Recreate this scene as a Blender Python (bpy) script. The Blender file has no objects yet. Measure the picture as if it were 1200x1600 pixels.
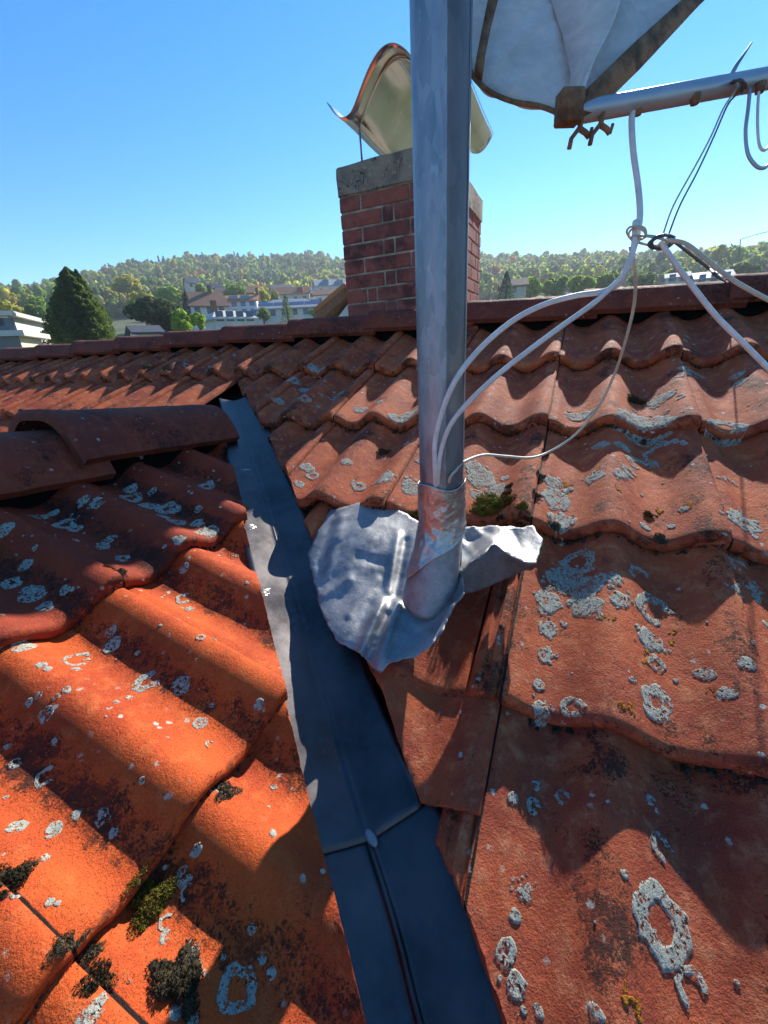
import bpy, bmesh, math, random
import numpy as np
from mathutils import Vector, Matrix, noise
rnd = random.Random(7)
rng = np.random.default_rng(7)
S = bpy.context.scene
# ------------------------------------------------------------------ camera
FOC = 631.415
CAM = np.array([0.046432, -1.358821, 0.036130])
YAW, PIT, ROL = 0.438953, 0.381298, 0.058209
fw = np.array([-math.sin(YAW)*math.cos(PIT), math.cos(YAW)*math.cos(PIT), -math.sin(PIT)])
rt = np.array([math.cos(YAW), math.sin(YAW), 0.0])
dn = np.cross(fw, rt)
c_, s_ = math.cos(ROL), math.sin(ROL)
rt, dn = c_*rt+s_*dn, -s_*rt+c_*dn
cd = bpy.data.cameras.new('camera'); cam = bpy.data.objects.new('camera', cd)
S.collection.objects.link(cam); S.camera = cam
cd.sensor_fit = 'HORIZONTAL'; cd.sensor_width = 36; cd.lens = FOC/1200*36
cd.clip_start = 0.02; cd.clip_end = 6000
up = -dn; bk = -fw
cam.matrix_world = Matrix(((rt[0], up[0], bk[0], CAM[0]), (rt[1], up[1], bk[1], CAM[1]), (rt[2], up[2], bk[2], CAM[2]), (0, 0, 0, 1)))
S.render.resolution_x = 768; S.render.resolution_y = 1024
# ------------------------------------------------------------------ sky, sun, exposure
SUN_EL, SUN_AZ = math.radians(31.0), math.radians(4.6)       # azimuth from +Y towards +X
W = bpy.data.worlds.new("World"); S.world = W; W.use_nodes = True
nt = W.node_tree; nt.nodes.clear()
sky = nt.nodes.new('ShaderNodeTexSky'); sky.sky_type = 'NISHITA'; sky.sun_disc = False
sky.sun_elevation = SUN_EL; sky.sun_rotation = SUN_AZ
sky.air_density = 1.0; sky.dust_density = 0.0; sky.ozone_density = 3.2; sky.altitude = 300
hs = nt.nodes.new('ShaderNodeHueSaturation'); hs.inputs['Saturation'].default_value = 1.36; hs.inputs['Hue'].default_value = .5
bg = nt.nodes.new('ShaderNodeBackground'); bg.inputs['Strength'].default_value = 0.112
wo = nt.nodes.new('ShaderNodeOutputWorld')
nt.links.new(sky.outputs[0], hs.inputs['Color']); nt.links.new(hs.outputs[0], bg.inputs[0]); nt.links.new(bg.outputs[0], wo.inputs[0])
sd = bpy.data.lights.new('sun', 'SUN'); sd.energy = 5.0; sd.angle = math.radians(0.5); sd.color = (1.0, 0.93, 0.82)
sun = bpy.data.objects.new('sun', sd); S.collection.objects.link(sun)
sv = Vector((math.sin(SUN_AZ)*math.cos(SUN_EL), math.cos(SUN_AZ)*math.cos(SUN_EL), math.sin(SUN_EL)))
sun.rotation_euler = sv.to_track_quat('Z', 'Y').to_euler()
S.view_settings.view_transform = 'Standard'; S.view_settings.look = 'None'
S.view_settings.exposure = 1.0; S.view_settings.gamma = 1.0
# ------------------------------------------------------------------ geometry of the two roof planes
TH, TB = 0.400002, 0.355649
L, TW = 0.33851, 0.3
P0 = np.array([-0.592166, -1.014697, -0.278594])
nA = np.array([0, -math.sin(TH), math.cos(TH)]); nB = np.array([math.sin(TB), 0, math.cos(TB)])
def ray(u, v): return rt*((u-600)/FOC)+dn*((v-800)/FOC)+fw
def P(u, v, d): return CAM+ray(u, v)*d
def hit(u, v, p, n):
    d = ray(u, v); return CAM+d*(np.dot(np.array(p)-CAM, n)/np.dot(d, n))
def onA(u, v, h=0.0): return hit(u, v, nA*h, nA)
def onB(u, v, h=0.0): return hit(u, v, P0+nB*h, nB)
def frameA(i, j):
    o = np.array([i*TW, -j*L*math.cos(TH), -j*L*math.sin(TH)])
    return o, np.array([1., 0, 0]), np.array([0, math.cos(TH), math.sin(TH)]), nA
def frameB(k, m):
    o = P0+np.array([m*L*math.cos(TB), k*TW, -m*L*math.sin(TB)])
    return o, np.array([0, 1., 0]), np.array([-math.cos(TB), 0, math.sin(TB)]), nB
def mat4(o, U, V, N):
    return Matrix(((U[0], V[0], N[0], o[0]), (U[1], V[1], N[1], o[1]), (U[2], V[2], N[2], o[2]), (0, 0, 0, 1)))
TILT = 0.085
def prof(u): return 0.036*((1+np.cos(2*np.pi*(u-0.284)/0.15))/2)**1.15
HS = float(prof(0.3))
def tile_h(u, v):            # height over the roof plane of a tile's top, u across (0..TW), v up from the nose
    u = np.mod(u, TW); d = 0.009*np.clip(1-u/0.02, 0, 1)
    return prof(u)-HS-d-v*TILT
# ------------------------------------------------------------------ helpers
def link(o): S.collection.objects.link(o); return o
def tag(o, label=None, cat=None, group=None, kind=None):
    if label: o['label'] = label
    if cat: o['category'] = cat
    if group: o['group'] = group
    if kind: o['kind'] = kind
    return o
def empty(name, loc=(0, 0, 0), label=None, cat=None, group=None):
    o = bpy.data.objects.new(name, None); o.location = tuple(loc); o.empty_display_size = .1; link(o)
    return tag(o, label, cat, group)
def mk(name, verts, faces, m, parent=None, smooth=True, mats=None, fm=None):
    me = bpy.data.meshes.new(name); me.from_pydata([tuple(map(float, v)) for v in verts], [], [tuple(map(int, q)) for q in faces]); me.update()
    if mats:
        for q in mats: me.materials.append(q)
        if fm is not None: me.polygons.foreach_set('material_index', np.asarray(fm, dtype=np.int32))
    else: me.materials.append(m)
    if smooth: me.polygons.foreach_set('use_smooth', [True]*len(me.polygons))
    o = bpy.data.objects.new(name, me); link(o)
    if parent is not None:
        o.parent = parent; o.matrix_parent_inverse = parent_inv(parent)
    return o
def parent_inv(p):
    m = Matrix.Translation(p.location) if p.rotation_euler[:] == (0, 0, 0) else p.matrix_basis
    q = p
    M = q.matrix_basis.copy()
    while q.parent: 
        M = q.parent.matrix_basis @ q.matrix_parent_inverse @ M; q = q.parent
    return M.inverted()
def big(name, co, nloop, m, parent=None, smooth=False, mats=None, fm=None):   # numpy mesh, co (F,nloop,3)
    F = co.shape[0]; me = bpy.data.meshes.new(name)
    me.vertices.add(F*nloop); me.vertices.foreach_set('co', co.reshape(-1).astype(np.float32))
    me.loops.add(F*nloop); me.loops.foreach_set('vertex_index', np.arange(F*nloop, dtype=np.int32))
    me.polygons.add(F); me.polygons.foreach_set('loop_start', np.arange(0, F*nloop, nloop, dtype=np.int32))
    me.polygons.foreach_set('loop_total', np.full(F, nloop, dtype=np.int32))
    for q in (mats or [m]): me.materials.append(q)
    if fm is not None: me.polygons.foreach_set('material_index', np.asarray(fm, dtype=np.int32))
    me.update(calc_edges=True); me.validate()
    o = bpy.data.objects.new(name, me); link(o)
    if parent is not None: o.parent = parent; o.matrix_parent_inverse = parent_inv(parent)
    return o
class MB:
    def __init__(s): s.v = []; s.f = []
    def add(s, v, f):
        n = len(s.v); s.v += [tuple(map(float, q)) for q in v]; s.f += [tuple(int(i)+n for i in q) for q in f]; return s
    def box(s, lo, hi, M=None, bev=0.0):
        x0, y0, z0 = lo; x1, y1, z1 = hi
        if bev > 0:
            bm = bmesh.new(); bmesh.ops.create_cube(bm, size=1)
            for q in bm.verts: q.co = Vector(((x0+x1)/2+q.co.x*(x1-x0), (y0+y1)/2+q.co.y*(y1-y0), (z0+z1)/2+q.co.z*(z1-z0)))
            bmesh.ops.bevel(bm, geom=list(bm.edges), offset=bev, segments=1, affect='EDGES')
            v = [tuple(q.co) for q in bm.verts]; f = [[w.index for w in q.verts] for q in bm.faces]; bm.free()
        else:
            v = [(x0, y0, z0), (x1, y0, z0), (x1, y1, z0), (x0, y1, z0), (x0, y0, z1), (x1, y0, z1), (x1, y1, z1), (x0, y1, z1)]
            f = [(0, 3, 2, 1), (4, 5, 6, 7), (0, 1, 5, 4), (1, 2, 6, 5), (2, 3, 7, 6), (3, 0, 4, 7)]
        if M is not None: v = [tuple(M @ Vector(q)) for q in v]
        return s.add(v, f)
    def tube(s, pts, r, n=10, closed=False, cap=True, flat=1.0):
        pts = [np.array(p, float) for p in pts]; N = len(pts)
        r = r if hasattr(r, '__len__') else [r]*N
        V = []; prev = None
        for i, p in enumerate(pts):
            t = pts[(i+1) % N]-pts[i-1] if (closed or 0 < i < N-1) else (pts[1]-pts[0] if i == 0 else pts[-1]-pts[-2])
            t = t/(np.linalg.norm(t)+1e-12)
            if prev is None:
                a = np.array([0, 0, 1.]) if abs(t[2]) < .9 else np.array([1., 0, 0]); x = np.cross(t, a)
            else: x = prev-t*np.dot(prev, t)
            x /= np.linalg.norm(x)+1e-12; prev = x; y = np.cross(t, x)
            for k in range(n):
                a = 2*math.pi*k/n; V.append(p+r[i]*(math.cos(a)*x+flat*math.sin(a)*y))
        F = []
        for i in range(N if closed else N-1):
            for k in range(n):
                a, b = i*n+k, i*n+(k+1) % n; c, d = ((i+1) % N)*n+(k+1) % n, ((i+1) % N)*n+k; F.append((a, b, c, d))
        if cap and not closed: F.append(tuple(range(n-1, -1, -1))); F.append(tuple((N-1)*n+k for k in range(n)))
        return s.add(V, F)
    def build(s, name, m, parent=None, smooth=True): return mk(name, s.v, s.f, m, parent, smooth)
def catmull(pts, n=8):
    pts = [np.array(p, float) for p in pts]; q = [2*pts[0]-pts[1]]+pts+[2*pts[-1]-pts[-2]]; out = []
    for i in range(1, len(q)-2):
        for k in range(n):
            t = k/n
            out.append(0.5*((2*q[i])+(-q[i-1]+q[i+1])*t+(2*q[i-1]-5*q[i]+4*q[i+1]-q[i+2])*t*t+(-q[i-1]+3*q[i]-3*q[i+1]+q[i+2])*t**3))
    out.append(pts[-1]); return out
def auto_smooth(o, deg=35):
    me = o.data
    me.polygons.foreach_set('use_smooth', [True]*len(me.polygons)); me.set_sharp_from_angle(angle=math.radians(deg)); return o
# ------------------------------------------------------------------ materials
class NT:
    def __init__(s, name):
        s.m = bpy.data.materials.new(name); s.m.use_nodes = True; s.t = s.m.node_tree; s.t.nodes.clear()
        s.out = s.n('ShaderNodeOutputMaterial'); s.bs = s.n('ShaderNodeBsdfPrincipled'); s.l(s.bs.outputs[0], s.out.inputs[0])
    def n(s, k, **a):
        q = s.t.nodes.new(k)
        for x, y in a.items(): setattr(q, x, y)
        return q
    def l(s, a, b): s.t.links.new(a, b)
    def val(s, i, v):
        if hasattr(v, 'is_output') or isinstance(v, bpy.types.NodeSocket): s.l(v, i)
        else: i.default_value = v
    def noise(s, vec, sc, det=4, rough=.6, dist=0):
        q = s.n('ShaderNodeTexNoise'); q.inputs['Scale'].default_value = sc; q.inputs['Detail'].default_value = det
        q.inputs['Roughness'].default_value = rough; q.inputs['Distortion'].default_value = dist
        if vec: s.l(vec, q.inputs['Vector'])
        return q.outputs['Fac']
    def math(s, op, a, b=0.0, c=0.0, clamp=False):
        q = s.n('ShaderNodeMath', operation=op, use_clamp=clamp); s.val(q.inputs[0], a); s.val(q.inputs[1], b); s.val(q.inputs[2], c); return q.outputs[0]
    def ramp(s, x, lo, hi, a=0.0, b=1.0):
        q = s.n('ShaderNodeMapRange'); q.interpolation_type = 'SMOOTHSTEP'; s.val(q.inputs[0], x)
        for i, v in zip((1, 2, 3, 4), (lo, hi, a, b)): q.inputs[i].default_value = v
        return q.outputs[0]
    def mix(s, f, a, b):
        q = s.n('ShaderNodeMix', data_type='RGBA'); s.val(q.inputs[0], f)
        for i, v in ((6, a), (7, b)):
            if isinstance(v, tuple): q.inputs[i].default_value = (*v, 1)
            else: s.l(v, q.inputs[i])
        return q.outputs[2]
    def bump(s, h, st, dist=.01, prev=None):
        q = s.n('ShaderNodeBump'); q.inputs['Strength'].default_value = st; q.inputs['Distance'].default_value = dist
        s.l(h, q.inputs['Height'])
        if prev: s.l(prev, q.inputs['Normal'])
        return q.outputs[0]
    def done(s, col=None, rough=.8, metal=0.0, nrm=None, spec=None):
        if col is not None:
            if isinstance(col, tuple): s.bs.inputs['Base Color'].default_value = (*col, 1)
            else: s.l(col, s.bs.inputs['Base Color'])
        s.val(s.bs.inputs['Roughness'], rough); s.val(s.bs.inputs['Metallic'], metal)
        if nrm: s.l(nrm, s.bs.inputs['Normal'])
        if spec is not None: s.bs.inputs['Specular IOR Level'].default_value = spec
        return s.m
def coords(t, kind='Object', rand=True):
    tc = t.n('ShaderNodeTexCoord').outputs[kind]
    if not rand: return tc
    oi = t.n('ShaderNodeObjectInfo').outputs['Random']
    cx = t.n('ShaderNodeCombineXYZ'); m = t.math('MULTIPLY', oi, 37.0)
    t.l(m, cx.inputs[0]); t.l(t.math('MULTIPLY', oi, 91.0), cx.inputs[1]); t.l(m, cx.inputs[2])
    a = t.n('ShaderNodeVectorMath', operation='ADD'); t.l(tc, a.inputs[0]); t.l(cx.outputs[0], a.inputs[1]); return a.outputs[0]
def mat_tile(name, c1, c2, c3, stain=0.5, flank=0.5, ph=0.0, lich=0.5, tile=True):
    t = NT(name); v = coords(t); tc = t.n('ShaderNodeTexCoord').outputs['Object']
    big_ = t.noise(v, 7, 4, .6); mid = t.noise(v, 45, 5, .65); fine = t.noise(v, 340, 3, .6); grit = t.noise(v, 900, 2, .7)
    c = t.mix(t.ramp(big_, .3, .7), c1, c2)
    c = t.mix(t.math('MULTIPLY', t.ramp(mid, .45, .75), .6), c, c3)
    # black algae: fine grains that crowd together in broad patches and on one flank of each wave
    if tile:
        sx = t.n('ShaderNodeSeparateXYZ'); t.l(tc, sx.inputs[0])
        wave = t.math('COSINE', t.math('MULTIPLY', t.math('ADD', sx.outputs[0], ph), 2*math.pi/.15))
        dens = t.math('ADD', t.math('MULTIPLY', t.ramp(wave, .2, 1.0), flank), t.math('MULTIPLY', t.ramp(t.noise(v, 11, 3), .42, .72), stain))
        nose = t.ramp(sx.outputs[1], .07, .0); dens = t.math('ADD', dens, t.math('MULTIPLY', nose, .12))
    else: dens = t.math('MULTIPLY', t.ramp(t.noise(v, 9, 3), .35, .7), stain)
    g = t.noise(v, 330, 5, .75, .3); g2 = t.noise(v, 95, 4, .7)
    th = t.math('SUBTRACT', .665, t.math('MULTIPLY', dens, .26))
    k = t.ramp(t.math('SUBTRACT', t.math('ADD', t.math('MULTIPLY', g, .6), t.math('MULTIPLY', g2, .4)), th), -.02, .06)
    c = t.mix(t.math('MULTIPLY', k, t.ramp(mid, .3, .6, .6, .9)), c, (.026, .017, .013))
    pep = t.ramp(t.noise(v, 620, 3, .7), .58, .66); c = t.mix(t.math('MULTIPLY', pep, t.ramp(big_, .25, .6, .25, .7)), c, (.05, .022, .014))
    if tile:
        jx = t.math('ABSOLUTE', t.math('SUBTRACT', sx.outputs[0], t.math('ADD', .0012, t.math('MULTIPLY', t.math('SUBTRACT', mid, .5), .003))))
        c = t.mix(t.ramp(jx, .0026, .0012), c, (.012, .009, .008))
        j2 = t.ramp(t.noise(v, 30, 4, .7), .5, .62); c = t.mix(t.math('MULTIPLY', t.math('MULTIPLY', t.ramp(sx.outputs[1], .010, .0), j2), .75), c, (.03, .022, .014))
    # pale crust specks
    vo = t.n('ShaderNodeTexVoronoi'); vo.inputs['Scale'].default_value = 60; t.l(v, vo.inputs['Vector'])
    wv = t.noise(v, 160, 3, .7)
    sel = t.ramp(t.noise(v, 14, 3, .6), .48, .62)
    sp = t.math('MULTIPLY', t.ramp(t.math('ADD', vo.outputs['Distance'], t.math('MULTIPLY', wv, .75)), .60, .50), sel)
    rg = t.n('ShaderNodeSeparateColor'); t.l(vo.outputs['Color'], rg.inputs[0])
    sp = t.math('MULTIPLY', sp, t.ramp(rg.outputs[0], .60, .64)); sp = t.math('MULTIPLY', sp, lich)
    c = t.mix(sp, c, (.42, .43, .36))
    h = t.math('ADD', t.math('MULTIPLY', fine, .75), t.math('ADD', t.math('MULTIPLY', grit, .45), t.math('MULTIPLY', mid, .9)))
    h = t.math('SUBTRACT', h, t.math('MULTIPLY', pep, .3))
    h = t.math('ADD', h, t.math('MULTIPLY', k, .25))
    n = t.bump(h, .9, .0019, t.bump(t.noise(v, 52, 4, .65), .6, .0035))
    return t.done(c, t.ramp(mid, .3, .8, .70, .9), 0, n, .18)
M = {}
M['tileA'] = mat_tile('weathered_clay_red', (.50, .112, .040), (.28, .052, .028), (.60, .25, .12), .66, .32, 0.02, 1.0)
M['tileB0'] = None
M['tileB'] = mat_tile('clay_orange', (.54, .090, .017), (.36, .050, .014), (.58, .15, .045), .46, .58, .072, 1.0)
M['tileB0'] = mat_tile('clay_weathered_shaded', (.33, .050, .020), (.20, .032, .018), (.38, .08, .03), .45, .62, .072, 1.0)  # top gable row: weathering, with the chimney's shade put into the colour too
M['cap'] = mat_tile('ridge_clay', (.23, .052, .028), (.16, .04, .028), (.30, .10, .055), .75, 0, 0, .8, tile=False)
def mat_metal(name, col, rough, metal, nz=20, var=.3, bumps=.2, bscale=30, dist=.004, dark=None):
    t = NT(name); v = coords(t); a = t.noise(v, nz, 5, .6); b = t.noise(v, nz*9, 3, .6)
    c = t.mix(t.ramp(a, .3, .7), tuple(x*(1-var) for x in col), tuple(min(1, x*(1+var)) for x in col))
    if dark: c = t.mix(t.math('MULTIPLY', t.ramp(b, .5, .7), .5), c, dark)
    r = t.ramp(a, .25, .75, max(.05, rough-.1), rough+.12)
    n = t.bump(t.noise(v, bscale, 4, .6), bumps, dist)
    return t.done(c, r, metal, n)
REFLECT_A = math.atan2(-(-.777-CAM[1]), -(-.125-CAM[0]))+math.radians(51)
def mat_galv():
    t = NT('galvanised_steel'); tc = t.n('ShaderNodeTexCoord').outputs['Object']
    mp = t.n('ShaderNodeMapping'); mp.inputs['Scale'].default_value = (1, 1, .35); t.l(tc, mp.inputs[0]); v = mp.outputs[0]
    vo = t.n('ShaderNodeTexVoronoi'); vo.inputs['Scale'].default_value = 95; t.l(v, vo.inputs['Vector'])
    a = t.noise(v, 22, 5, .65); b = t.noise(v, 120, 3, .6)
    sp = t.n('ShaderNodeSeparateColor'); t.l(vo.outputs['Color'], sp.inputs[0])
    f = t.math('ADD', t.math('MULTIPLY', a, .8), t.math('MULTIPLY', sp.outputs[0], .2))
    c = t.mix(t.ramp(f, .3, .7), (.19, .22, .26), (.36, .40, .45))
    c = t.mix(t.math('MULTIPLY', t.ramp(b, .58, .7), .35), c, (.48, .52, .57))
    n = t.bump(t.noise(v, 60, 4, .6), .15, .001)
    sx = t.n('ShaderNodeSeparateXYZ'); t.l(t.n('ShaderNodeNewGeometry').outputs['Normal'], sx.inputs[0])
    side_ = t.math('ADD', t.math('MULTIPLY', sx.outputs[0], math.cos(REFLECT_A)), t.math('MULTIPLY', sx.outputs[1], math.sin(REFLECT_A)))
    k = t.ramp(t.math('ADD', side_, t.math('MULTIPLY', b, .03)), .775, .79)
    c = t.mix(t.math('MULTIPLY', k, .66), c, (.085, .078, .07))  # dark reflection on the viewer's right side, painted into the base colour
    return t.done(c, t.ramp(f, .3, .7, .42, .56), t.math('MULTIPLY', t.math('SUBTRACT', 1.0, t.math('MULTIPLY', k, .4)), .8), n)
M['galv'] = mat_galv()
M['zinc'] = mat_metal('dull_zinc_sheet', (.098, .088, .088), .42, 1.0, 9, .35, .25, 14, .003, (.09, .10, .12))
M['lead'] = mat_metal('sheet_lead', (.27, .275, .28), .54, .55, 26, .3, .6, 260, .0009, (.15, .17, .19))
M['foil'] = mat_metal('creased_foil', (.42, .41, .39), .38, .8, 30, .15, .8, 60, .003)
M['steel'] = mat_metal('polished_stainless', (.66, .64, .61), .2, 1.0, 5, .12, .05, 3, .01)
M['wire'] = mat_metal('wire_steel', (.55, .55, .53), .35, .9)
def mat_plain(name, col, rough=.7, nz=12, var=.25, bumps=.3, bs=90, dist=.003, spec=.4):
    t = NT(name); v = coords(t); a = t.noise(v, nz, 5, .65)
    c = t.mix(t.ramp(a, .3, .7), tuple(x*(1-var) for x in col), tuple(min(1, x*(1+var)) for x in col))
    return t.done(c, rough, 0, t.bump(t.noise(v, bs, 4, .6), bumps, dist), spec)
M['cable'] = mat_plain('white_cable_sheath', (.66, .65, .62), .45, 40, .12, .1)
M['cable_old'] = mat_plain('yellowed_cable_sheath', (.50, .47, .36), .5, 40, .2, .1)
M['cable_dark'] = mat_plain('dark_cable_sheath', (.10, .10, .11), .5, 40, .2, .1)
M['black'] = mat_plain('black_rubber', (.006, .006, .006), .95, 40, .4, .4, spec=.05)
M['debris'] = mat_plain('dark_crumbs', (.035, .028, .018), .95, 60, .6, 1, 300)
M['deck'] = mat_plain('roofing_underlay', (.03, .028, .027), .9)
M['mortar'] = mat_plain('lime_mortar', (.30, .25, .19), .95, 12, .55, .8, 200)
M['wood'] = mat_plain('stained_wood', (.22, .10, .05), .7)
def mat_moss(name, a, b, c_):
    t = NT(name); v = coords(t); n1 = t.noise(v, 60, 4); n2 = t.noise(v, 420, 4, .7)
    c = t.mix(t.ramp(n1, .4, .6), a, b); c = t.mix(t.ramp(n2, .5, .7), c, c_)
    return t.done(c, .95, 0, t.bump(n2, 1, .004), .2)
M['moss'] = mat_moss('green_moss', (.14, .145, .018), (.22, .15, .022), (.05, .05, .012))
M['moss_orange'] = mat_moss('rusty_moss', (.24, .11, .015), (.12, .07, .012), (.05, .025, .008))
M['moss_grey'] = mat_moss('dry_grey_moss', (.16, .14, .085), (.10, .085, .05), (.03, .025, .018))
M['moss_dark'] = mat_moss('blackened_moss', (.05, .040, .022), (.085, .068, .036), (.02, .015, .010))
def mat_lichen(name, a, b, c2):
    t = NT(name); v = coords(t, rand=False); n1 = t.noise(v, 130, 5, .7); n2 = t.noise(v, 650, 3, .7)
    c = t.mix(t.ramp(n1, .35, .65), a, b); c = t.mix(t.ramp(n2, .56, .68), c, c2)
    m_ = t.done(c, .95, 0, t.bump(t.math('ADD', n1, n2), 1, .0022), .15)
    tr = t.n('ShaderNodeBsdfTransparent'); mx = t.n('ShaderNodeMixShader'); n3 = t.noise(v, 230, 5, .75, .5)
    n4 = t.noise(v, 38, 3, .6); t.l(t.ramp(t.math('SUBTRACT', t.math('ADD', t.math('MULTIPLY', n3, .7), t.math('MULTIPLY', n1, .3)), t.math('MULTIPLY', n4, .22)), .345, .385), mx.inputs[0]); t.l(tr.outputs[0], mx.inputs[1]); t.l(t.bs.outputs[0], mx.inputs[2]); t.l(mx.outputs[0], t.out.inputs[0])
    return m_
M['lichen'] = mat_lichen('pale_crust_lichen', (.50, .50, .41), (.30, .33, .29), (.17, .17, .13))
M['lichen_o'] = mat_lichen('orange_crust_lichen', (.50, .22, .02), (.42, .15, .015), (.16, .07, .02))
# ------------------------------------------------------------------ roof tiles
def tile_mesh(seed, nx=64, w=TW, left=True, lift=0.0, umax=None):
    us = []
    if left: us += [-.045, -.040, -.036, -.032, -.028, -.022, -.018, -.014, -.010, -.004, -.001]
    us += list(np.linspace(.0, .02, 5))+list(np.linspace(.025, umax or .297, nx))+[(umax or .297)+.003]
    us = np.array(us); d = np.where(us < -.002, .0155, 0.0)
    rib = np.where(((us > -.041) & (us < -.031)) | ((us > -.019) & (us < -.009)), 1.0, 0)*np.where((np.abs(us+.036) < .0045) | (np.abs(us+.014) < .0045), 1, 0)
    d = np.where(us < -.002, d-rib*.006, .009*np.clip(1-us/.02, 0, 1))
    h = prof(us)-HS-d; h[-1] -= .0015
    vs = np.linspace(.022, .41, 40)
    cross = [(.022, -.0275), (.010, -.0285), (.003, -.027), (.0005, -.023), (-.0008, -.016), (-.0008, -.011), (.0006, -.0062), (.0028, -.0032), (.006, -.0014), (.011, -.0004), (.016, 0)]
    loop = [(v, z-v*TILT) for v, z in cross]+[(v, -v*TILT) for v in vs]+[(.41, -.013-.41*TILT), (.22, -.013-.22*TILT), (.034, -.0135-.034*TILT)]
    K = len(loop); V = []
    for i, u in enumerate(us):
        for (v, z) in loop:
            e = 0.0
            if v < .03: e = noise.noise(Vector((u*38+seed*9, 3.1, seed)))*.0016+noise.noise(Vector((u*150, seed, 2)))*.0006
            q = noise.noise(Vector((u*22+seed*5, v*22, seed*3.7)))*.0009
            V.append((u, v+e, z+h[i]+lift+q))
    F = []
    for i in range(len(us)-1):
        for k in range(K):
            a, b = i*K+k, i*K+(k+1) % K; F.append((a, b, b+K, a+K))
    F.append(tuple(range(K-1, -1, -1))); n = (len(us)-1)*K; F.append(tuple(n+k for k in range(K)))
    me = bpy.data.meshes.new('roof_tile'); me.from_pydata(V, [], F); me.update()
    bm = bmesh.new(); bm.from_mesh(me); bmesh.ops.recalc_face_normals(bm, faces=bm.faces)
    for f in bm.faces: f.smooth = True
    bmesh.ops.triangulate(bm, faces=[f for f in bm.faces if len(f.verts) > 4])
    bm.to_mesh(me); bm.free(); me.set_sharp_from_angle(angle=math.radians(50)); return me
def cut_mesh(me, planes, Mt):     # planes: (point, outward normal) in world; returns a new closed mesh or None
    bm = bmesh.new(); bm.from_mesh(me); inv = Mt.inverted()
    for p, n in planes:
        pl = inv @ Vector(p); nl = (inv.to_3x3() @ Vector(n)).normalized()
        r = bmesh.ops.bisect_plane(bm, geom=bm.verts[:]+bm.edges[:]+bm.faces[:], plane_co=pl, plane_no=nl, clear_outer=True, dist=1e-6)
        if not bm.faces: bm.free(); return None
        ed = [e for e in bm.edges if e.is_boundary]
        if ed:
            rr = bmesh.ops.holes_fill(bm, edges=ed, sides=0)
            fs = rr['faces']
            for f in fs: f.smooth = False
            bmesh.ops.triangulate(bm, faces=fs, ngon_method='EAR_CLIP')
        for w in bm.verts:            # the disc cut is ragged
            if abs((w.co-pl).dot(nl)) < 2e-4:
                q = noise.noise(w.co*70)*.0028+noise.noise(w.co*260)*.0016; w.co -= nl*(abs(q)*1.2)
    if len(bm.faces) < 4: bm.free(); return None
    m2 = bpy.data.meshes.new('roof_tile'); bm.to_mesh(m2); bm.free(); m2.materials.append(me.materials[0]); return m2
TM = {}
for nm in ('tileA', 'tileB', 'tileB0'):
    TM[nm] = [tile_mesh(s+(0 if nm == 'tileA' else 10)) for s in range(5)]
    for me in TM[nm]: me.materials.append(M[nm])
roofA = empty('main_tiled_roof', (0, 0, 0), 'large red weathered tile roof around the mast, rising to the long ridge by the chimney', 'roof')
roofB = empty('side_gable_roof', tuple(P0), 'orange tiled gable roof at lower left, its short ridge ending by the dark valley gutter', 'roof')
def cutA(j):   # cut along the valley, x+y = c (keep the side with larger x+y)
    return {0: None, 1: ((-.86, -.318), (-.60, -.54)), 2: ((-.82, -.352), (-.46, -.675)), 3: ((-.415, -.722), (-.169, -.945)),
            4: ((-.169, -.947), (.049, -1.172)), 5: ((.049, -1.172), (.30, -1.42)), 6: ((.3, -1.42), (.5, -1.62))}.get(j)
def cutB(m):
    return {0: ((-.932, -.414), (-.602, -.713)), 1: ((-.585, -.742), (-.272, -1.03)), 2: ((-.262, -1.045), (-.053, -1.236)), 3: ((-.02, -1.27), (.3, -1.6))}.get(m)
cands = []
for j in range(0, 7):
    for i in range(-17, 7):
        o, U, V, N = frameA(i, j)
        rr = random.Random(i*31+j*7)
        Mt = mat4(o+nA*rr.uniform(-.0006, .0006)+V*rr.uniform(-.002, .002), U, V, N) @ Matrix.Rotation(rr.uniform(-.003, .003), 4, 'Z')
        me = TM['tileA'][rr.randrange(5)]
        x0, x1 = o[0]-.045, o[0]+.3; y0, y1 = o[1], o[1]+.38
        if j == 3 and i == -2: Mt = Matrix.Translation(Vector(tuple(-nA*.012))) @ Mt
        planes = []
        if j >= 4 and i > 3: continue
        if j == 3 and i == -1: 
            me = tile_mesh(77, umax=.247, lift=-.021); me.materials.append(M['tileA'])
        if j == 4 and i == -1:
            me = tile_mesh(78); me.materials.append(M['tileA'])
        cl = cutA(j)
        if cl:
            a, b = np.array(cl[0]), np.array(cl[1]); d = b-a; nrm = np.array([d[1], -d[0]]); nrm /= np.linalg.norm(nrm)
            if nrm[0]+nrm[1] > 0: nrm = -nrm
            # mirrored copy of the valley on the hidden side of the gable, where the roof goes on
            if (x0+x1)/2 < -1.15-j*.16:
                m_ = lambda q: np.array([-2.07-q[0], q[1]])
                a2, b2 = m_(a), m_(b); n2 = np.array([-nrm[0], nrm[1]])
                planes.append(((a2[0], a2[1], 0), (n2[0], n2[1], 0)))
            else: planes.append(((a[0], a[1], 0), (nrm[0], nrm[1], 0)))
        if j == 4 and i == -1:
            pe = onA(725, 1268); planes.append(((pe[0], pe[1]+.004, pe[2]), (0.10, -math.cos(TH), -math.sin(TH))))
        if planes:
            me2 = cut_mesh(me, planes, Mt)
            if me2 is None: continue
            # drop slivers
            vv = np.array([v.co[:] for v in me2.vertices])
            if np.ptp(vv[:, 0]) < .02 or np.ptp(vv[:, 1]) < .02: continue
            me = me2
        cands.append((me, Mt, o+U*.15+V*.17, 'A'))
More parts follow.
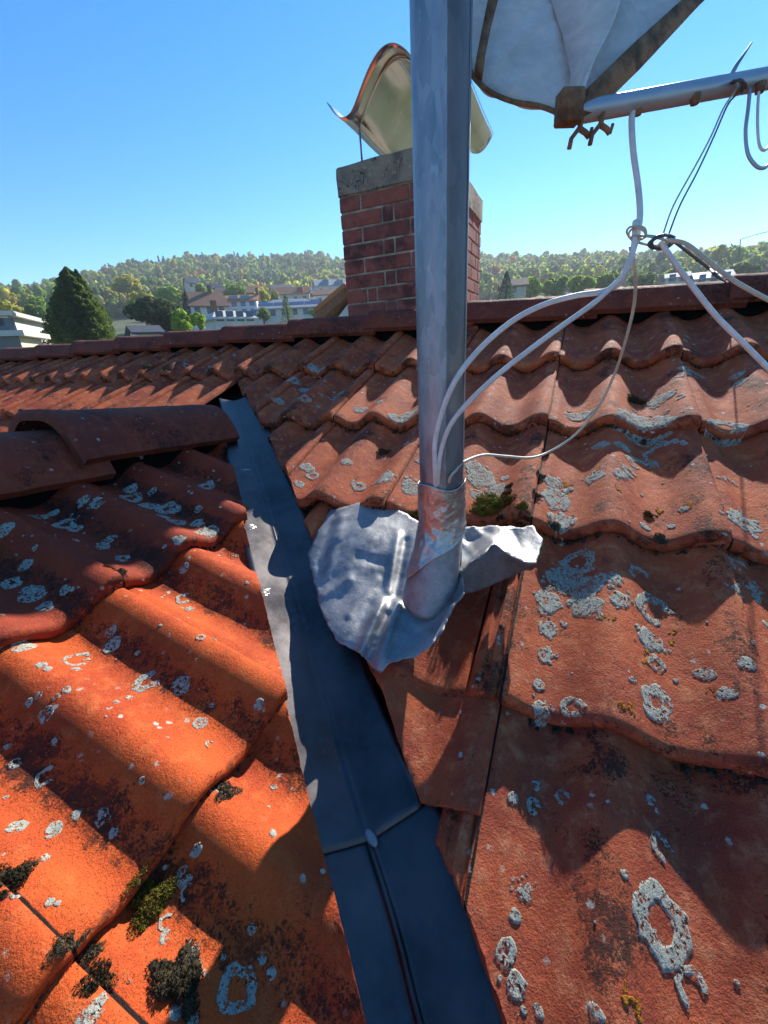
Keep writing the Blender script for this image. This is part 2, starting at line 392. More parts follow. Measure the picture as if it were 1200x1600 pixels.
def cull(o):
    q = np.array(o)-CAM; z = q@fw
    return np.linalg.norm(q)
near = sorted([c for c in cands], key=lambda c: cull(c[2]))
def in_view(o):
    q = np.array(o)-CAM; z = q@fw
    if z < .05: return np.linalg.norm(q) < 1.0
    u, v = 600+FOC*(q@rt)/z, 800+FOC*(q@dn)/z
    return -350 < u < 1500 and v < 2300
vis = [c for c in near if in_view(c[2])]
parts, rest = vis[:100], vis[100:]+[c for c in near if not in_view(c[2])]
def put(me, Mt, name, parent):
    o = bpy.data.objects.new(name, me); link(o); o.parent = parent; o.matrix_parent_inverse = parent_inv(parent); o.matrix_basis = Mt; return o
for me, Mt, _, _ in parts: put(me, Mt, 'roof_tile', roofA)
if rest:
    bm = bmesh.new()
    for me, Mt, _, _ in rest:
        n0 = len(bm.verts); bm.from_mesh(me); bm.verts.ensure_lookup_table()
        for v in bm.verts[n0:]: v.co = Mt @ v.co
    me = bpy.data.meshes.new('far_roof_tiles'); bm.to_mesh(me); bm.free(); me.materials.append(M['tileA'])
    o = put(me, Matrix(), 'far_roof_tiles', roofA); o['kind'] = 'stuff'
for m in range(0, 4):
    for k in range(-5, 3):
        o, U, V, N = frameB(k, m); rr = random.Random(k*17+m*5+3)
        Mt = mat4(o+V*rr.uniform(-.002, .002), U, V, N) @ Matrix.Rotation(rr.uniform(-.003, .003), 4, 'Z')
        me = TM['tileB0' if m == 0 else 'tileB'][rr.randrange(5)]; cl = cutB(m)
        a, b = np.array(cl[0]), np.array(cl[1]); d = b-a; nrm = np.array([d[1], -d[0]]); nrm /= np.linalg.norm(nrm)
        if nrm[0]+nrm[1] < 0: nrm = -nrm
        me2 = cut_mesh(me, [((a[0], a[1], 0), (nrm[0], nrm[1], 0))], Mt)
        if me2 is None: continue
        vv = np.array([v.co[:] for v in me2.vertices])
        if np.ptp(vv[:, 0]) < .03 or np.ptp(vv[:, 1]) < .02: continue
        put(me2, Mt, 'roof_tile', roofB)
# hidden far slopes, so the ridges have something behind them
def wave_slope(name, o, U, V, nu, nv, mat, parent):
    us = np.linspace(0, nu, int(nu/.0125)); vs = np.linspace(0, nv, 30); N = np.cross(U, V); N = N if N[2] > 0 else -N
    Vt = [o+U*u+V*v+N*(prof(u)-HS-(v % L)*0-.004) for u in us for v in vs]; n = len(vs)
    F = [(i*n+k, i*n+k+1, (i+1)*n+k+1, (i+1)*n+k) for i in range(len(us)-1) for k in range(n-1)]
    return mk(name, Vt, F, mat, parent)
wave_slope('back_slope', np.array([-5.1, .40, .155]), np.array([1., 0, 0]), np.array([0, math.cos(TH), -math.sin(TH)]), 7.2, 2.6, M['tileA'], roofA)
wave_slope('back_slope', np.array([-1.05, -2.3, -.125]), np.array([0, 1., 0]), np.array([-math.cos(TB), 0, -math.sin(TB)]), 1.9, 1.6, M['tileB'], roofB)
# underlay below the tiles
def pl(x, y, h): return (x, y, math.tan(TH)*y-h/math.cos(TH))
mk('roof_underlay', [pl(-5.1, .36, .1), pl(2.1, .36, .1), pl(2.1, -2.6, .1), pl(-5.1, -2.6, .1)], [(0, 1, 2, 3)], M['deck'], roofA)
# ------------------------------------------------------------------ ridge caps
def cap_mesh(length, width, height, flare, mat, seed=0, skirt=.03, th=.014, big_end=0):
    # local: x along, y across, z up; the x=0 end is the raised collar that laps over its neighbour
    ns, na = 34, 26; xs = np.concatenate([np.linspace(0, .05, 8), np.linspace(.06, length, ns-8)])
    V = []
    for sgn in (0, 1):
        for x in xs:
            k = max(0, 1-x/.07); lift = flare*(1-(1-k)**2)*(1 if k > 0 else 0)
            rise = flare*(1-x/length)
            endr = -.010*max(0, 1-x/.012)**2
            for a in range(na+1):
                t = a/na; s = (t-.5)*2
                y = width*np.sign(s)*(abs(s)**.85)*(1+.0*k); z = height*(1-abs(s)**3.0)
                y *= (1+lift*1.6); z = z*(1+lift*1.2)+rise*.6+endr
                if sgn: y *= .87; z -= th
                q = noise.noise(Vector((x*20+seed*7, s*3, seed)))*.0013
                V.append((x+(.0 if not sgn else .001), y, z+q))
    n = na+1; m = len(xs); F = []
    for g in (0, 1):
        b0 = g*m*n
        for i in range(m-1):
            for a in range(na):
                f = (b0+i*n+a, b0+i*n+a+1, b0+(i+1)*n+a+1, b0+(i+1)*n+a); F.append(f if g else f[::-1])
    B1 = m*n
    for a in range(na): F.append((a, a+1, B1+a+1, B1+a)); e = (m-1)*n; F.append((e+a+1, e+a, B1+e+a, B1+e+a+1))
    for i in range(m-1):
        for a in (0, na):
            f = (i*n+a, (i+1)*n+a, B1+(i+1)*n+a, B1+i*n+a); F.append(f)
    me = bpy.data.meshes.new('ridge_tile'); me.from_pydata(V, [], F); me.update()
    bm = bmesh.new(); bm.from_mesh(me); bmesh.ops.recalc_face_normals(bm, faces=bm.faces)
    for f in bm.faces: f.smooth = True
    bm.to_mesh(me); bm.free(); me.set_sharp_from_angle(angle=math.radians(55)); me.materials.append(mat); return me
CAPS = [cap_mesh(.445, .094, .066, .026, M['cap'], s) for s in range(4)]
for n_ in range(-11, 5):
    x = .054+.4*n_+.38
    x0 = .038+.4*n_                       # raised collar at the left end of each cap
    zt = .107
    if n_ in (-1,): x0 = -.352
    a = math.atan2(.018, .44)
    Mt = Matrix.Translation((x0, .365, zt)) @ Matrix.Rotation(a*.0+.004*math.sin(n_*3), 4, 'Y') @ Matrix.Rotation(.01*math.sin(n_*5), 4, 'Z')
    put(CAPS[n_ % 4], Mt, 'ridge_tile', roofA)
CAPB = cap_mesh(.465, .136, .098, .040, M['cap'], 9)
for n_ in range(-3, 1):
    y0 = -.865+.40*n_
    Mt = Matrix.Translation((-1.018, y0, -.168)) @ Matrix.Rotation(math.pi/2, 4, 'Z') @ Matrix.Rotation(.05, 4, 'Y')
    put(CAPB, Mt, 'ridge_tile', roofB)
# rubber comb between caps and tile waves
def seal(name, mapf, length, mat, parent, hfun, top, n_per=60):
    us = np.arange(0, length, .006); V = []
    for u in us:
        b, tpt = mapf(u), hfun(u); V += [tuple(b), tuple(tpt)]
    F = [(2*i, 2*i+1, 2*i+3, 2*i+2) for i in range(len(us)-1)]
    return mk(name, V, F, mat, parent)
def sealA(u):
    X = -5+u; s = -.315; h = tile_h(X, .315); o = np.array([X, .315*math.cos(TH), .315*math.sin(TH)]); return o+nA*(h+.002)
seal('ridge_seal', sealA, 6.9, M['black'], roofA, lambda u: (-5+u, .320, .150), 0)
def sealB(u):
    Y = -2.3+u; h = tile_h(Y-P0[1], .325); o = P0+np.array([-.325*math.cos(TB), Y-P0[1], .325*math.sin(TB)]); return o+nB*(h+.002)
seal('ridge_seal', sealB, 1.9, M['black'], roofB, lambda u: (-.955, -2.3+u, -.128), 0)

# ------------------------------------------------------------------ valley gutter
def crease(t):   # t = x+ distance parameter, plan point on the fold, 45 degrees
    x = t; y = -1.2545+.0363*(x+1.093)-(x+1.093)*1.0+1.093-.0075
    return x, y
VD = .049
CR = [tuple(onA(u, v, -VD)[:2]) for u, v in [(367, 627), (373, 645), (397, 725), (415, 780), (432, 840), (450, 895), (465, 945), (487, 1017), (530, 1165), (576, 1315), (603, 1400), (625, 1476), (655, 1596)]]
_d = np.array(CR[-1])-np.array(CR[-2]); _d = np.array([.7071, -.7071])
CR += [tuple(np.array(CR[-1])+_d*k) for k in (.1, .2, .3)]
def valley_sheet(name, pts, drop, parent, bead=.004, wa=.078, wb=.072, lip=0.0):
    V = []; prof_ = []
    for x, y in pts:
        zc = math.tan(TH)*y-(VD+drop)/math.cos(TH)
        row = []
        for k in range(-14, 15):
            t = k/14; w = (wa if t > 0 else wb*min(1, max(.75, (x+1.35)/.5)))*abs(t)**2.2
            dx = dy = w/math.sqrt(2)*(1 if t > 0 else -1)
            z = zc+(math.tan(TH)*dy*.88 if t > 0 else -math.tan(TB)*1.12*dx)
            z += bead*math.exp(-(w/.0035)**2)
            z += noise.noise(Vector((x*9+dx*14, y*9, drop*50)))*.0022*min(1, w/.03)
            row.append((x+dx, y+dy, z))
        V += row
    n = 29; F = [(i*n+k, i*n+k+1, (i+1)*n+k+1, (i+1)*n+k) for i in range(len(pts)-1) for k in range(n-1)]
    o = mk(name, V, F, M['zinc'], parent)
    sm = o.modifiers.new('thickness', 'SOLIDIFY'); sm.thickness = .0012; sm.offset = -1
    return o
gut = empty('valley_gutter', (-.5, -.74, -.4), 'dark blue-grey sheet metal valley gutter between the orange gable roof and the red roof', 'gutter')
up_pts = catmull(CR[:10], 8)
valley_sheet('upper_sheet', up_pts, 0, gut, .0022)
lo_pts = catmull(CR[8:], 8)
valley_sheet('lower_sheet', lo_pts, .0045, gut, .006, wa=.10)
b = MB(); pc = onA(580, 1309, -VD+.004); sph = bmesh.new(); bmesh.ops.create_icosphere(sph, subdivisions=3, radius=1)
b.add([(pc[0]+v.co.x*.010+v.co.y*.003, pc[1]-v.co.x*.006+v.co.y*.005, pc[2]+v.co.z*.004) for v in sph.verts], [[w.index for w in f.verts] for f in sph.faces]); sph.free()
b.build('solder_blob', M['lead'], gut)
# ------------------------------------------------------------------ mast
MX, MY = -.125, -.777
mast = empty('antenna_mast', (MX, MY, -.36), 'thick galvanised steel mast rising through a lead collar in the middle of the red roof', 'mast')
b = MB(); R_ = .0335
zs = [-.325+.05*i for i in range(44)]
b.tube([(MX, MY, z) for z in zs], R_, 64)
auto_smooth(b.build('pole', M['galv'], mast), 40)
b = MB(); b.tube([(MX+R_+.0004, MY-.004, z) for z in zs[:40]], .0011, 6); b.build('weld_seam', M['galv'], mast)
# creased foil wrap and lead tube collar below it
def wrap(name, rings, mat, cut, n=96, cr=.0, fold=0.0, seed=1, parent=None, th=.0012):
    # rings: (z, cx, cy, rx, ry); cut(angle) gives z shift of the lower rim
    V = []; m = len(rings)
    for i, (z, cx, cy, rx, ry) in enumerate(rings):
        f = i/(m-1)
        for k in range(n):
            a = 2*math.pi*k/n; c, s_ = math.cos(a), math.sin(a)
            zz = z+cut(a)*f
            q = Vector((c*2.2+seed, s_*2.2, zz*38))
            rid = 0.0
            if cr:
                rid = (abs(noise.noise(q*1.3))*1.6+abs(noise.noise(q*3.1))*.8-.6)*cr
            rr = 1+rid/rx+fold*math.exp(-((a-1.9) % (2*math.pi))**2*30)
            V.append((cx+rx*rr*c, cy+ry*rr*s_, zz))
    F = [(i*n+k, (i+1)*n+k, (i+1)*n+(k+1) % n, i*n+(k+1) % n) for i in range(m-1) for k in range(n)]
    o = mk(name, V, F, mat, parent); sm = o.modifiers.new('thickness', 'SOLIDIFY'); sm.thickness = th; sm.offset = 1; return o
col = empty('lead_flashing', (MX, MY, -.36), 'crumpled grey lead flashing sheet wrapped round the foot of the steel mast, edges curled up', 'flashing')
vdir = math.atan2(-(MY-CAM[1]), -(MX-CAM[0]))      # side that faces the camera
def foilcut(a):
    d = math.cos(a-(vdir-math.pi/2))       # -1 left of the viewer, +1 right
    return -.0*d
r_side = vdir+math.pi/2
def fcut(a): return .036*math.cos(a-r_side)+.006*math.sin(3*a)
zt, zb = -.158, -.262
def foil():
    n, m = 144, 60; V = []; c1 = onA(671, 924, .012); zt_, zb_ = -.158, -.268
    for i in range(m):
        f = i/(m-1)
        for k in range(n):
            a = 2*math.pi*k/n; c, s_ = math.cos(a), math.sin(a); z = zt_+(zb_-zt_)*f+fcut(a)*f*f+.004*math.sin(a*3+1)*(1-f)
            g = max(0.0, (-.225-z)/.115)**1.25
            q = Vector((c*1.5+3, s_*1.5, z*26)); r1 = abs(noise.noise(q*1.7)); r2 = abs(noise.noise(q*4.2+Vector((5, 0, 0))))
            r = .0362+.0088*g+.0030*(.28-r1)*min(1, f*4)+.0012*(.25-r2)+.0022*f**6
            V.append((MX+(c1[0]-MX)*g+r*c, MY+(c1[1]-MY)*g+r*s_, z))
    F = [(i*n+k, (i+1)*n+k, (i+1)*n+(k+1) % n, i*n+(k+1) % n) for i in range(m-1) for k in range(n)]
    o = mk('foil_wrap', V, F, M['foil'], col); sm = o.modifiers.new('thickness', 'SOLIDIFY'); sm.thickness = .0008; sm.offset = 1
foil()
def sleeve():
    n = 96; m = 26; V = []; c1 = onA(671, 924, .012)
    for i in range(m):
        f = i/(m-1); g = f**1.25; r = .0345+.0085*g
        cx, cy = MX+(c1[0]-MX)*g, MY+(c1[1]-MY)*g
        for k in range(n):
            a = 2*math.pi*k/n; x, y = cx+r*math.cos(a), cy+r*math.sin(a)
            z0 = -.225; z1 = math.tan(TH)*y+.008
            q = noise.noise(Vector((x*30, y*30, f*3)))*.0012*g
            V.append((x+q, y+q, z0+(z1-z0)*f))
    F = [(i*n+k, (i+1)*n+k, (i+1)*n+(k+1) % n, i*n+(k+1) % n) for i in range(m-1) for k in range(n)]
    o = mk('lead_sleeve', V, F, M['lead'], col); sm = o.modifiers.new('thickness', 'SOLIDIFY'); sm.thickness = .0015; sm.offset = 1
sleeve()
# apron: interpolated through measured points (image column, image row, height over the roof plane)
def tps(pts):
    X = np.array([p[:2] for p in pts], float)/100; h = np.array([p[2] for p in pts], float); n = len(X)
    r = np.linalg.norm(X[:, None]-X[None], axis=2); K = np.where(r > 0, r**2*np.log(r+1e-12), 0)+np.eye(n)*.02
    Q = np.hstack([np.ones((n, 1)), X]); A_ = np.block([[K, Q], [Q.T, np.zeros((3, 3))]])
    w = np.linalg.solve(A_, np.concatenate([h, np.zeros(3)]))
    def f(u, v):
        q = np.array([u, v])/100; r = np.linalg.norm(X-q, axis=1); k = np.where(r > 0, r**2*np.log(r+1e-12), 0)
        return float(k@w[:n]+w[n]+w[n+1:]@q)
    return f
def inside(poly, u, v):
    c = False; n = len(poly)
    for i in range(n):
        x1, y1 = poly[i][:2]; x2, y2 = poly[(i+1) % n][:2]
        if (y1 > v) != (y2 > v) and u < (x2-x1)*(v-y1)/(y2-y1)+x1: c = not c
    return c
def sheet(name, outline, ctrl, mat, parent, step=5, crump=.0012, th=.0018, seed=0, sc=30, folds=()):
    """a beaten sheet: outline and control points give the height over the roof plane; meshed on a fine grid"""
    f = tps(list(outline)+list(ctrl)); ol = []
    n = len(outline)
    for i in range(n):
        a, b_ = outline[i], outline[(i+1) % n]; d = math.hypot(b_[0]-a[0], b_[1]-a[1]); k = max(1, int(d/step))
        for q in range(k):
            t = q/k; u, v = a[0]+(b_[0]-a[0])*t, a[1]+(b_[1]-a[1])*t
            nx, ny = (b_[1]-a[1])/d, -(b_[0]-a[0])/d; w = noise.noise(Vector((u*.05, v*.05, seed)))*3.2*math.sin(math.pi*t)+noise.noise(Vector((u*.16, v*.16, seed)))*1.6
            ol.append((u+nx*w, v+ny*w))
    from mathutils.geometry import delaunay_2d_cdt
    P2 = [Vector(q) for q in ol]; E_ = [(i, (i+1) % len(ol)) for i in range(len(ol))]
    us = [q[0] for q in ol]; vs = [q[1] for q in ol]; v = min(vs); rw = 0
    while v < max(vs):
        u = min(us)+(rw % 2)*step/2
        while u < max(us):
            if inside(ol, u, v): 
                if min((u-a[0])**2+(v-a[1])**2 for a in ol) > (step*.55)**2: P2.append(Vector((u, v)))
            u += step
        v += step*.87; rw += 1
    vo, _, fo, _, _, _ = delaunay_2d_cdt(P2, E_, [], 1, 1e-4)
    V = []
    for q in vo:
        w0 = onA(q.x, q.y, 0); h = f(q.x, q.y)
        w1 = Vector(tuple(w0))
        for (fx0, fy0, fx1, fy1, fa, fw_) in folds:
            dx, dy = fx1-fx0, fy1-fy0; tt = max(0, min(1, ((q.x-fx0)*dx+(q.y-fy0)*dy)/(dx*dx+dy*dy))); dd_ = math.hypot(q.x-fx0-tt*dx, q.y-fy0-tt*dy)
            h += fa*math.exp(-(dd_/fw_)**2)
        h += noise.noise(w1*sc+Vector((seed, 0, 0)))*crump*2+(abs(noise.noise(w1*sc*2.7))-.25)*crump*1.6
        V.append(onA(q.x, q.y, h))
    o = mk(name, V, [tuple(q) for q in fo], mat, parent)
    me = o.data; bm = bmesh.new(); bm.from_mesh(me); bmesh.ops.recalc_face_normals(bm, faces=bm.faces)
    if sum((f_.normal.z for f_ in bm.faces)) < 0: bmesh.ops.reverse_faces(bm, faces=bm.faces)
    bm.to_mesh(me); bm.free()
    sm = o.modifiers.new('thickness', 'SOLIDIFY'); sm.thickness = th; sm.offset = -1; return o
apr = [(516, 797, -.030), (546, 790, -.030), (585, 780, -.026), (612, 790, -.028), (640, 806, -.024), (668, 826, -.016), (690, 850, -.004), (700, 878, .004),
       (706, 896, .014), (721, 897, .037), (725, 926, .040), (708, 948, .041), (692, 985, .038), (674, 1006, .034), (647, 1027, .028), (622, 1032, .022), (606, 1038, .015), (594, 1053, .005), (584, 1046, .000), (572, 1030, .002),
       (560, 1020, .000), (545, 1012, .000), (530, 1005, -.001), (515, 982, -.004), (505, 962, -.008), (498, 945, -.012), (494, 920, -.018), (488, 895, -.022), (481, 865, -.024), (492, 840, -.026), (506, 816, -.030)]
ctl = [(560, 830, -.008), (590, 850, -.006), (545, 872, -.006), (575, 900, -.010), (550, 905, -.005), (552, 925, -.008), (520, 940, -.008), (540, 945, -.009), (520, 900, -.013), (515, 860, -.012), (610, 900, -.012), (600, 935, -.012), (560, 960, -.004), (530, 970, -.002),
       (582, 958, .003), (600, 942, .004), (572, 985, .004), (560, 1000, .003), (590, 1000, .008), (615, 985, .007), (608, 1012, .009), (640, 1000, .005), (650, 968, -.002), (665, 955, .001), (640, 1014, .012), (660, 1000, .013), (684, 975, .016), (690, 950, .010), (625, 945, -.003), (640, 860, -.012), (640, 900, -.010),
       (668, 880, -.010), (690, 900, -.002), (702, 918, .010), (690, 930, .006), (702, 938, .018), (660, 930, -.004), (625, 920, -.008), (674, 968, .006), (640, 975, -.001), (612, 960, .002), (575, 810, -.014), (530, 815, -.018), (655, 985, .005)]
FOLDS = [(598, 938, 562, 1020, .012, 7), (622, 945, 590, 1044, .009, 6), (606, 960, 575, 1030, -.006, 6), (580, 945, 552, 1008, -.004, 8), (498, 885, 522, 805, -.004, 7), (512, 900, 535, 808, .003, 6), (622, 835, 606, 925, .006, 6), (635, 845, 620, 930, -.005, 6),
         (560, 870, 600, 880, -.004, 8), (505, 930, 545, 905, .004, 7), (545, 960, 590, 905, .004, 6), (530, 840, 590, 800, .003, 6)]
sheet('lead_apron', apr, ctl, M['lead'], col, 3.6, .0008, .0016, 1, 26, FOLDS)
# right wing: lies below the tile noses, then its front rises and curls over
wing = [(716, 826, .012), (740, 822, .013), (780, 822, .013), (815, 824, .014), (832, 821, .016), (848, 842, .022), (838, 880, .036), (820, 879, .040), (800, 870, .046), (786, 861, .050), (773, 850, .054), (760, 862, .052), (745, 873, .050), (728, 886, .044), (719, 896, .038), (712, 880, .022), (712, 850, .012)]
wct = [(740, 845, .004), (760, 838, .006), (800, 845, .018), (820, 860, .026), (780, 848, .022), (735, 868, .020)]
sheet('lead_wing', wing, wct, M['lead'], col, 3.6, .0012, .0016, 5, 34, [(745, 830, 770, 845, .004, 6), (800, 830, 815, 866, -.003, 7), (724, 850, 742, 868, .004, 5)])
M['lead_under'] = mat_metal('dark_lead_underside', (.13, .115, .11), .7, .2, 30, .35, .8, 120, .0015, (.05, .04, .035))  # darker, browner and less metallic than the sheet lead above
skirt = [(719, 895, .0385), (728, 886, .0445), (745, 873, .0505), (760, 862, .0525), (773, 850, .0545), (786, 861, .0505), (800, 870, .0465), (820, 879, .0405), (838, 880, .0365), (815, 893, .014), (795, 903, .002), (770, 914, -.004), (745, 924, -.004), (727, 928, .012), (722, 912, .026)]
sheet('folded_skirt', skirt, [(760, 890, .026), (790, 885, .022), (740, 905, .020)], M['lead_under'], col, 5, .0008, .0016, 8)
# ------------------------------------------------------------------ chimney
CX0, CX1, CY0, CY1 = -1.006, -.534, .60, 1.42
def mat_brick():
    t = NT('chimney_brick'); v = coords(t, rand=False); at = t.n('ShaderNodeAttribute', attribute_name='tint').outputs['Fac']
    n1 = t.noise(v, 26, 5, .65); n2 = t.noise(v, 9, 4, .6)
    c = t.mix(at, (.27, .075, .048), (.17, .048, .04)); c = t.mix(t.ramp(n1, .35, .7), c, (.30, .10, .07))
    c = t.mix(t.math('MULTIPLY', t.ramp(n2, .52, .66), .75), c, (.045, .022, .022))
    return t.done(c, .85, 0, t.bump(t.noise(v, 240, 4, .7), .8, .002))
M['brick'] = mat_brick()
chim = empty('brick_chimney', (-.77, 1.0, .0), 'red brick chimney with a cracked concrete crown, standing behind the long ridge', 'chimney')
b = MB(); b.box((CX0+.004, CY0+.004, -.35), (CX1-.004, CY1-.004, .684)); b.build('mortar_joints', M['mortar'], chim, False)
HC = .0613; V, F, tint = [], [], []
rb = random.Random(5)
def brick(lo, hi):
    m_ = MB().box([x for x in lo], [x for x in hi], None, .0025); n = len(V)
    for q in m_.v: V.append([q[i]+rb.uniform(-.0006, .0006) for i in range(3)])
    for f in m_.f: F.append([i+n for i in f])
    tt = rb.random(); tint.extend([tt]*len(m_.v))
z = .6745; row = 0; J = .0085
while z > -.2:
    z0 = z-HC+J
    ws = [.105, .232, .135] if row % 2 == 0 else [.206, .055, .211]
    if row == 0: ws = [.105, .232, .135]
    if row == 6: ws = [.112, .05, .31]
    x = CX0
    for w in ws:
        for yy in ((CY0, CY0+.06), (CY1-.06, CY1)): brick((x+J/2 if x > CX0+.001 else x, yy[0], z0), (x+w-J/2 if x+w < CX1-.001 else CX1, yy[1], z))
        x += w
    y = CY0+.06+J; k = 0; wy = [.10, .2, .2, .2, .2] if row % 2 == 0 else [.2]*5
    while y < CY1-.065:
        y2 = min(y+wy[min(k, 4)], CY1-.06-J)
        if y2-y > .02:
            for xx in ((CX0, CX0+.05), (CX1-.05, CX1)): brick((xx[0], y, z0), (xx[1], y2, z))
        y = y2+J; k += 1
    z -= HC; row += 1
o = mk('brick_shaft', V, F, M['brick'], chim, False)
at = o.data.attributes.new('tint', 'FLOAT', 'POINT'); at.data.foreach_set('value', tint)
def mat_conc():
    t = NT('sooty_concrete'); v = coords(t, rand=False); n1 = t.noise(v, 10, 6, .65, .5); n2 = t.noise(v, 60, 5, .7)
    c = t.mix(t.ramp(n1, .35, .65), (.30, .26, .19), (.17, .145, .115)); c = t.mix(t.ramp(n2, .55, .7), c, (.36, .33, .27))
    vo = t.n('ShaderNodeTexVoronoi', feature='DISTANCE_TO_EDGE'); vo.inputs['Scale'].default_value = 11
    a = t.n('ShaderNodeVectorMath', operation='ADD'); w = t.n('ShaderNodeTexNoise'); w.inputs['Scale'].default_value = 18; t.l(v, w.inputs['Vector'])
    sc = t.n('ShaderNodeVectorMath', operation='SCALE'); t.l(w.outputs['Color'], sc.inputs[0]); sc.inputs['Scale'].default_value = .12
    t.l(v, a.inputs[0]); t.l(sc.outputs[0], a.inputs[1]); t.l(a.outputs[0], vo.inputs['Vector'])
    k = t.math('MULTIPLY', t.ramp(vo.outputs['Distance'], .022, .006), t.ramp(n1, .45, .55)); c = t.mix(k, c, (.03, .025, .02))
    h = t.math('SUBTRACT', n2, t.math('MULTIPLY', k, .8))
    return t.done(c, .95, 0, t.bump(h, 1, .006))
M['conc'] = mat_conc()
bm = bmesh.new(); bmesh.ops.create_cube(bm, size=1)
for v in bm.verts: v.co = Vector(((CX0+CX1)/2+v.co.x*(CX1-CX0+.012), (CY0+CY1)/2+v.co.y*(CY1-CY0+.012), .734+v.co.z*.113))
bmesh.ops.bevel(bm, geom=list(bm.edges), offset=.006, segments=2, affect='EDGES')
bmesh.ops.subdivide_edges(bm, edges=[e for e in bm.edges if e.calc_length() > .08], cuts=14, use_grid_fill=True)
for v in bm.verts:
    q = v.co*14; v.co += Vector((noise.noise(q), noise.noise(q+Vector((9, 0, 0))), noise.noise(q+Vector((0, 9, 0)))))*.004
me = bpy.data.meshes.new('crown_slab'); bm.to_mesh(me); bm.free(); me.materials.append(M['conc']); o = bpy.data.objects.new('crown_slab', me); link(o); o.parent = chim; o.matrix_parent_inverse = parent_inv(chim)
auto_smooth(o, 40)
b = MB(); b.tube([(-.76, .95, .75), (-.76, .95, .835)], .13, 40, cap=False); o = b.build('flue_pipe', M['black'], chim)
# ------------------------------------------------------------------ cowl
cowl = empty('chimney_cowl', (-.75, 1.0, .8), 'shiny curved stainless steel rain hood with flared wings on top of the chimney', 'chimney cowl')
def hood_x(t):     # t -1..1 across
    a = abs(t)
    if a < .68:
        q = a/.68; x = .19*math.sin(q*math.pi/2*1.0)**1.0*1.0; x = .19*(q*.45+.55*math.sin(q*math.pi/2)); z = .965+.170*(math.cos(q*math.pi)+1)/2
    else:
        q = (a-.68)/.32; x = .19+.10*q; z = .965+.062*q**2-.012*math.sin(q*math.pi)
    return math.copysign(x, t), z
V = []; ny = 16; nx = 90; HY0, HY1 = .62, 1.30
for i in range(nx+1):
    x, z = hood_x(-1+2*i/nx)
    for k in range(ny+1): V.append((-.75+x, HY0+(HY1-HY0)*k/ny, z+.003*math.sin(k*.5)))
F = [(i*(ny+1)+k, i*(ny+1)+k+1, (i+1)*(ny+1)+k+1, (i+1)*(ny+1)+k) for i in range(nx) for k in range(ny)]
o = mk('hood', V, F, M['steel'], cowl); sm = o.modifiers.new('thickness', 'SOLIDIFY'); sm.thickness = .0025; sm.offset = 0
b = MB(); pts = []
for i in range(61):
    x, z = hood_x(-.72+1.44*i/60); pts.append((-.75+x, HY0+.09, z-.005))
b.tube(pts, .0045, 6); b.build('stiffening_rib', M['steel'], cowl)
for (x, y) in ((-.918, .68), (-.582, .68), (-.918, 1.24), (-.582, 1.24)):
    b = MB(); b.tube([(x, y, .785), (x-.004, y, .97)], .0045, 8); b.tube([(x, y, .789), (x, y, .795)], .011, 6); b.build('support_rod', M['galv'], cowl)
# ------------------------------------------------------------------ antenna: reflector panel, boom, clips
ant = empty('antenna', tuple(P(885, 185, .50)), 'weathered off-white aerial panel with stained brown rim and light grey boom beside mast top', 'antenna')
def mat_dish():
    t = NT('weathered_white_panel'); v = coords(t, rand=False); n1 = t.noise(v, 9, 5, .65, .6); n2 = t.noise(v, 40, 5, .7, .4)
    c = t.mix(t.ramp(n2, .35, .7), (.56, .53, .51), (.68, .64, .61)); c = t.mix(t.math('MULTIPLY', t.ramp(n1, .50, .72), .35), c, (.20, .19, .18))
    return t.done(c, .75, 0, t.bump(n2, .5, .002))
M['dish'] = mat_dish(); M['rust'] = mat_plain('brown_rusted_rim', (.20, .11, .055), .8, 40, .6, .8, 160)
rim_px = [(700, -60), (712, 20), (722, 75), (734, 112), (752, 135), (775, 150), (805, 161), (838, 166), (866, 176), (882, 190), (905, 186), (930, 165), (975, 118), (1030, 62), (1105, -8), (1150, -60), (1165, -140), (1100, -230), (960, -290), (800, -260), (720, -170)]
ctr = np.array(P(905, -20, .56))
rim = catmull([P(u, v, .50+.05*max(0, (190-v))/300) for u, v in rim_px]+[P(*rim_px[0], .50+.05*250/300)], 4)[:-1]
V = [ctr]; rings = 14; nr = len(rim)
fwd_ = fw
for r in range(1, rings+1):
    f = r/rings
    for k, q in enumerate(rim):
        p = ctr+(q-ctr)*f; bulge = -.02*(1-f**2)
        V.append(p+fwd_*bulge+np.array([0, 0, 1])*0.002*math.sin(k*.7+f*5))
F = [(0, 1+k, 1+(k+1) % nr) for k in range(nr)]+[(1+(r-1)*nr+k, 1+r*nr+k, 1+r*nr+(k+1) % nr, 1+(r-1)*nr+(k+1) % nr) for r in range(1, rings) for k in range(nr)]
o = mk('reflector_shell', V, F, M['dish'], ant); sm = o.modifiers.new('thickness', 'SOLIDIFY'); sm.thickness = .003
b = MB(); b.tube([q-fwd_*.001 for q in rim], .0030, 10, closed=True, flat=.8); b.build('rim', M['rust'], ant)
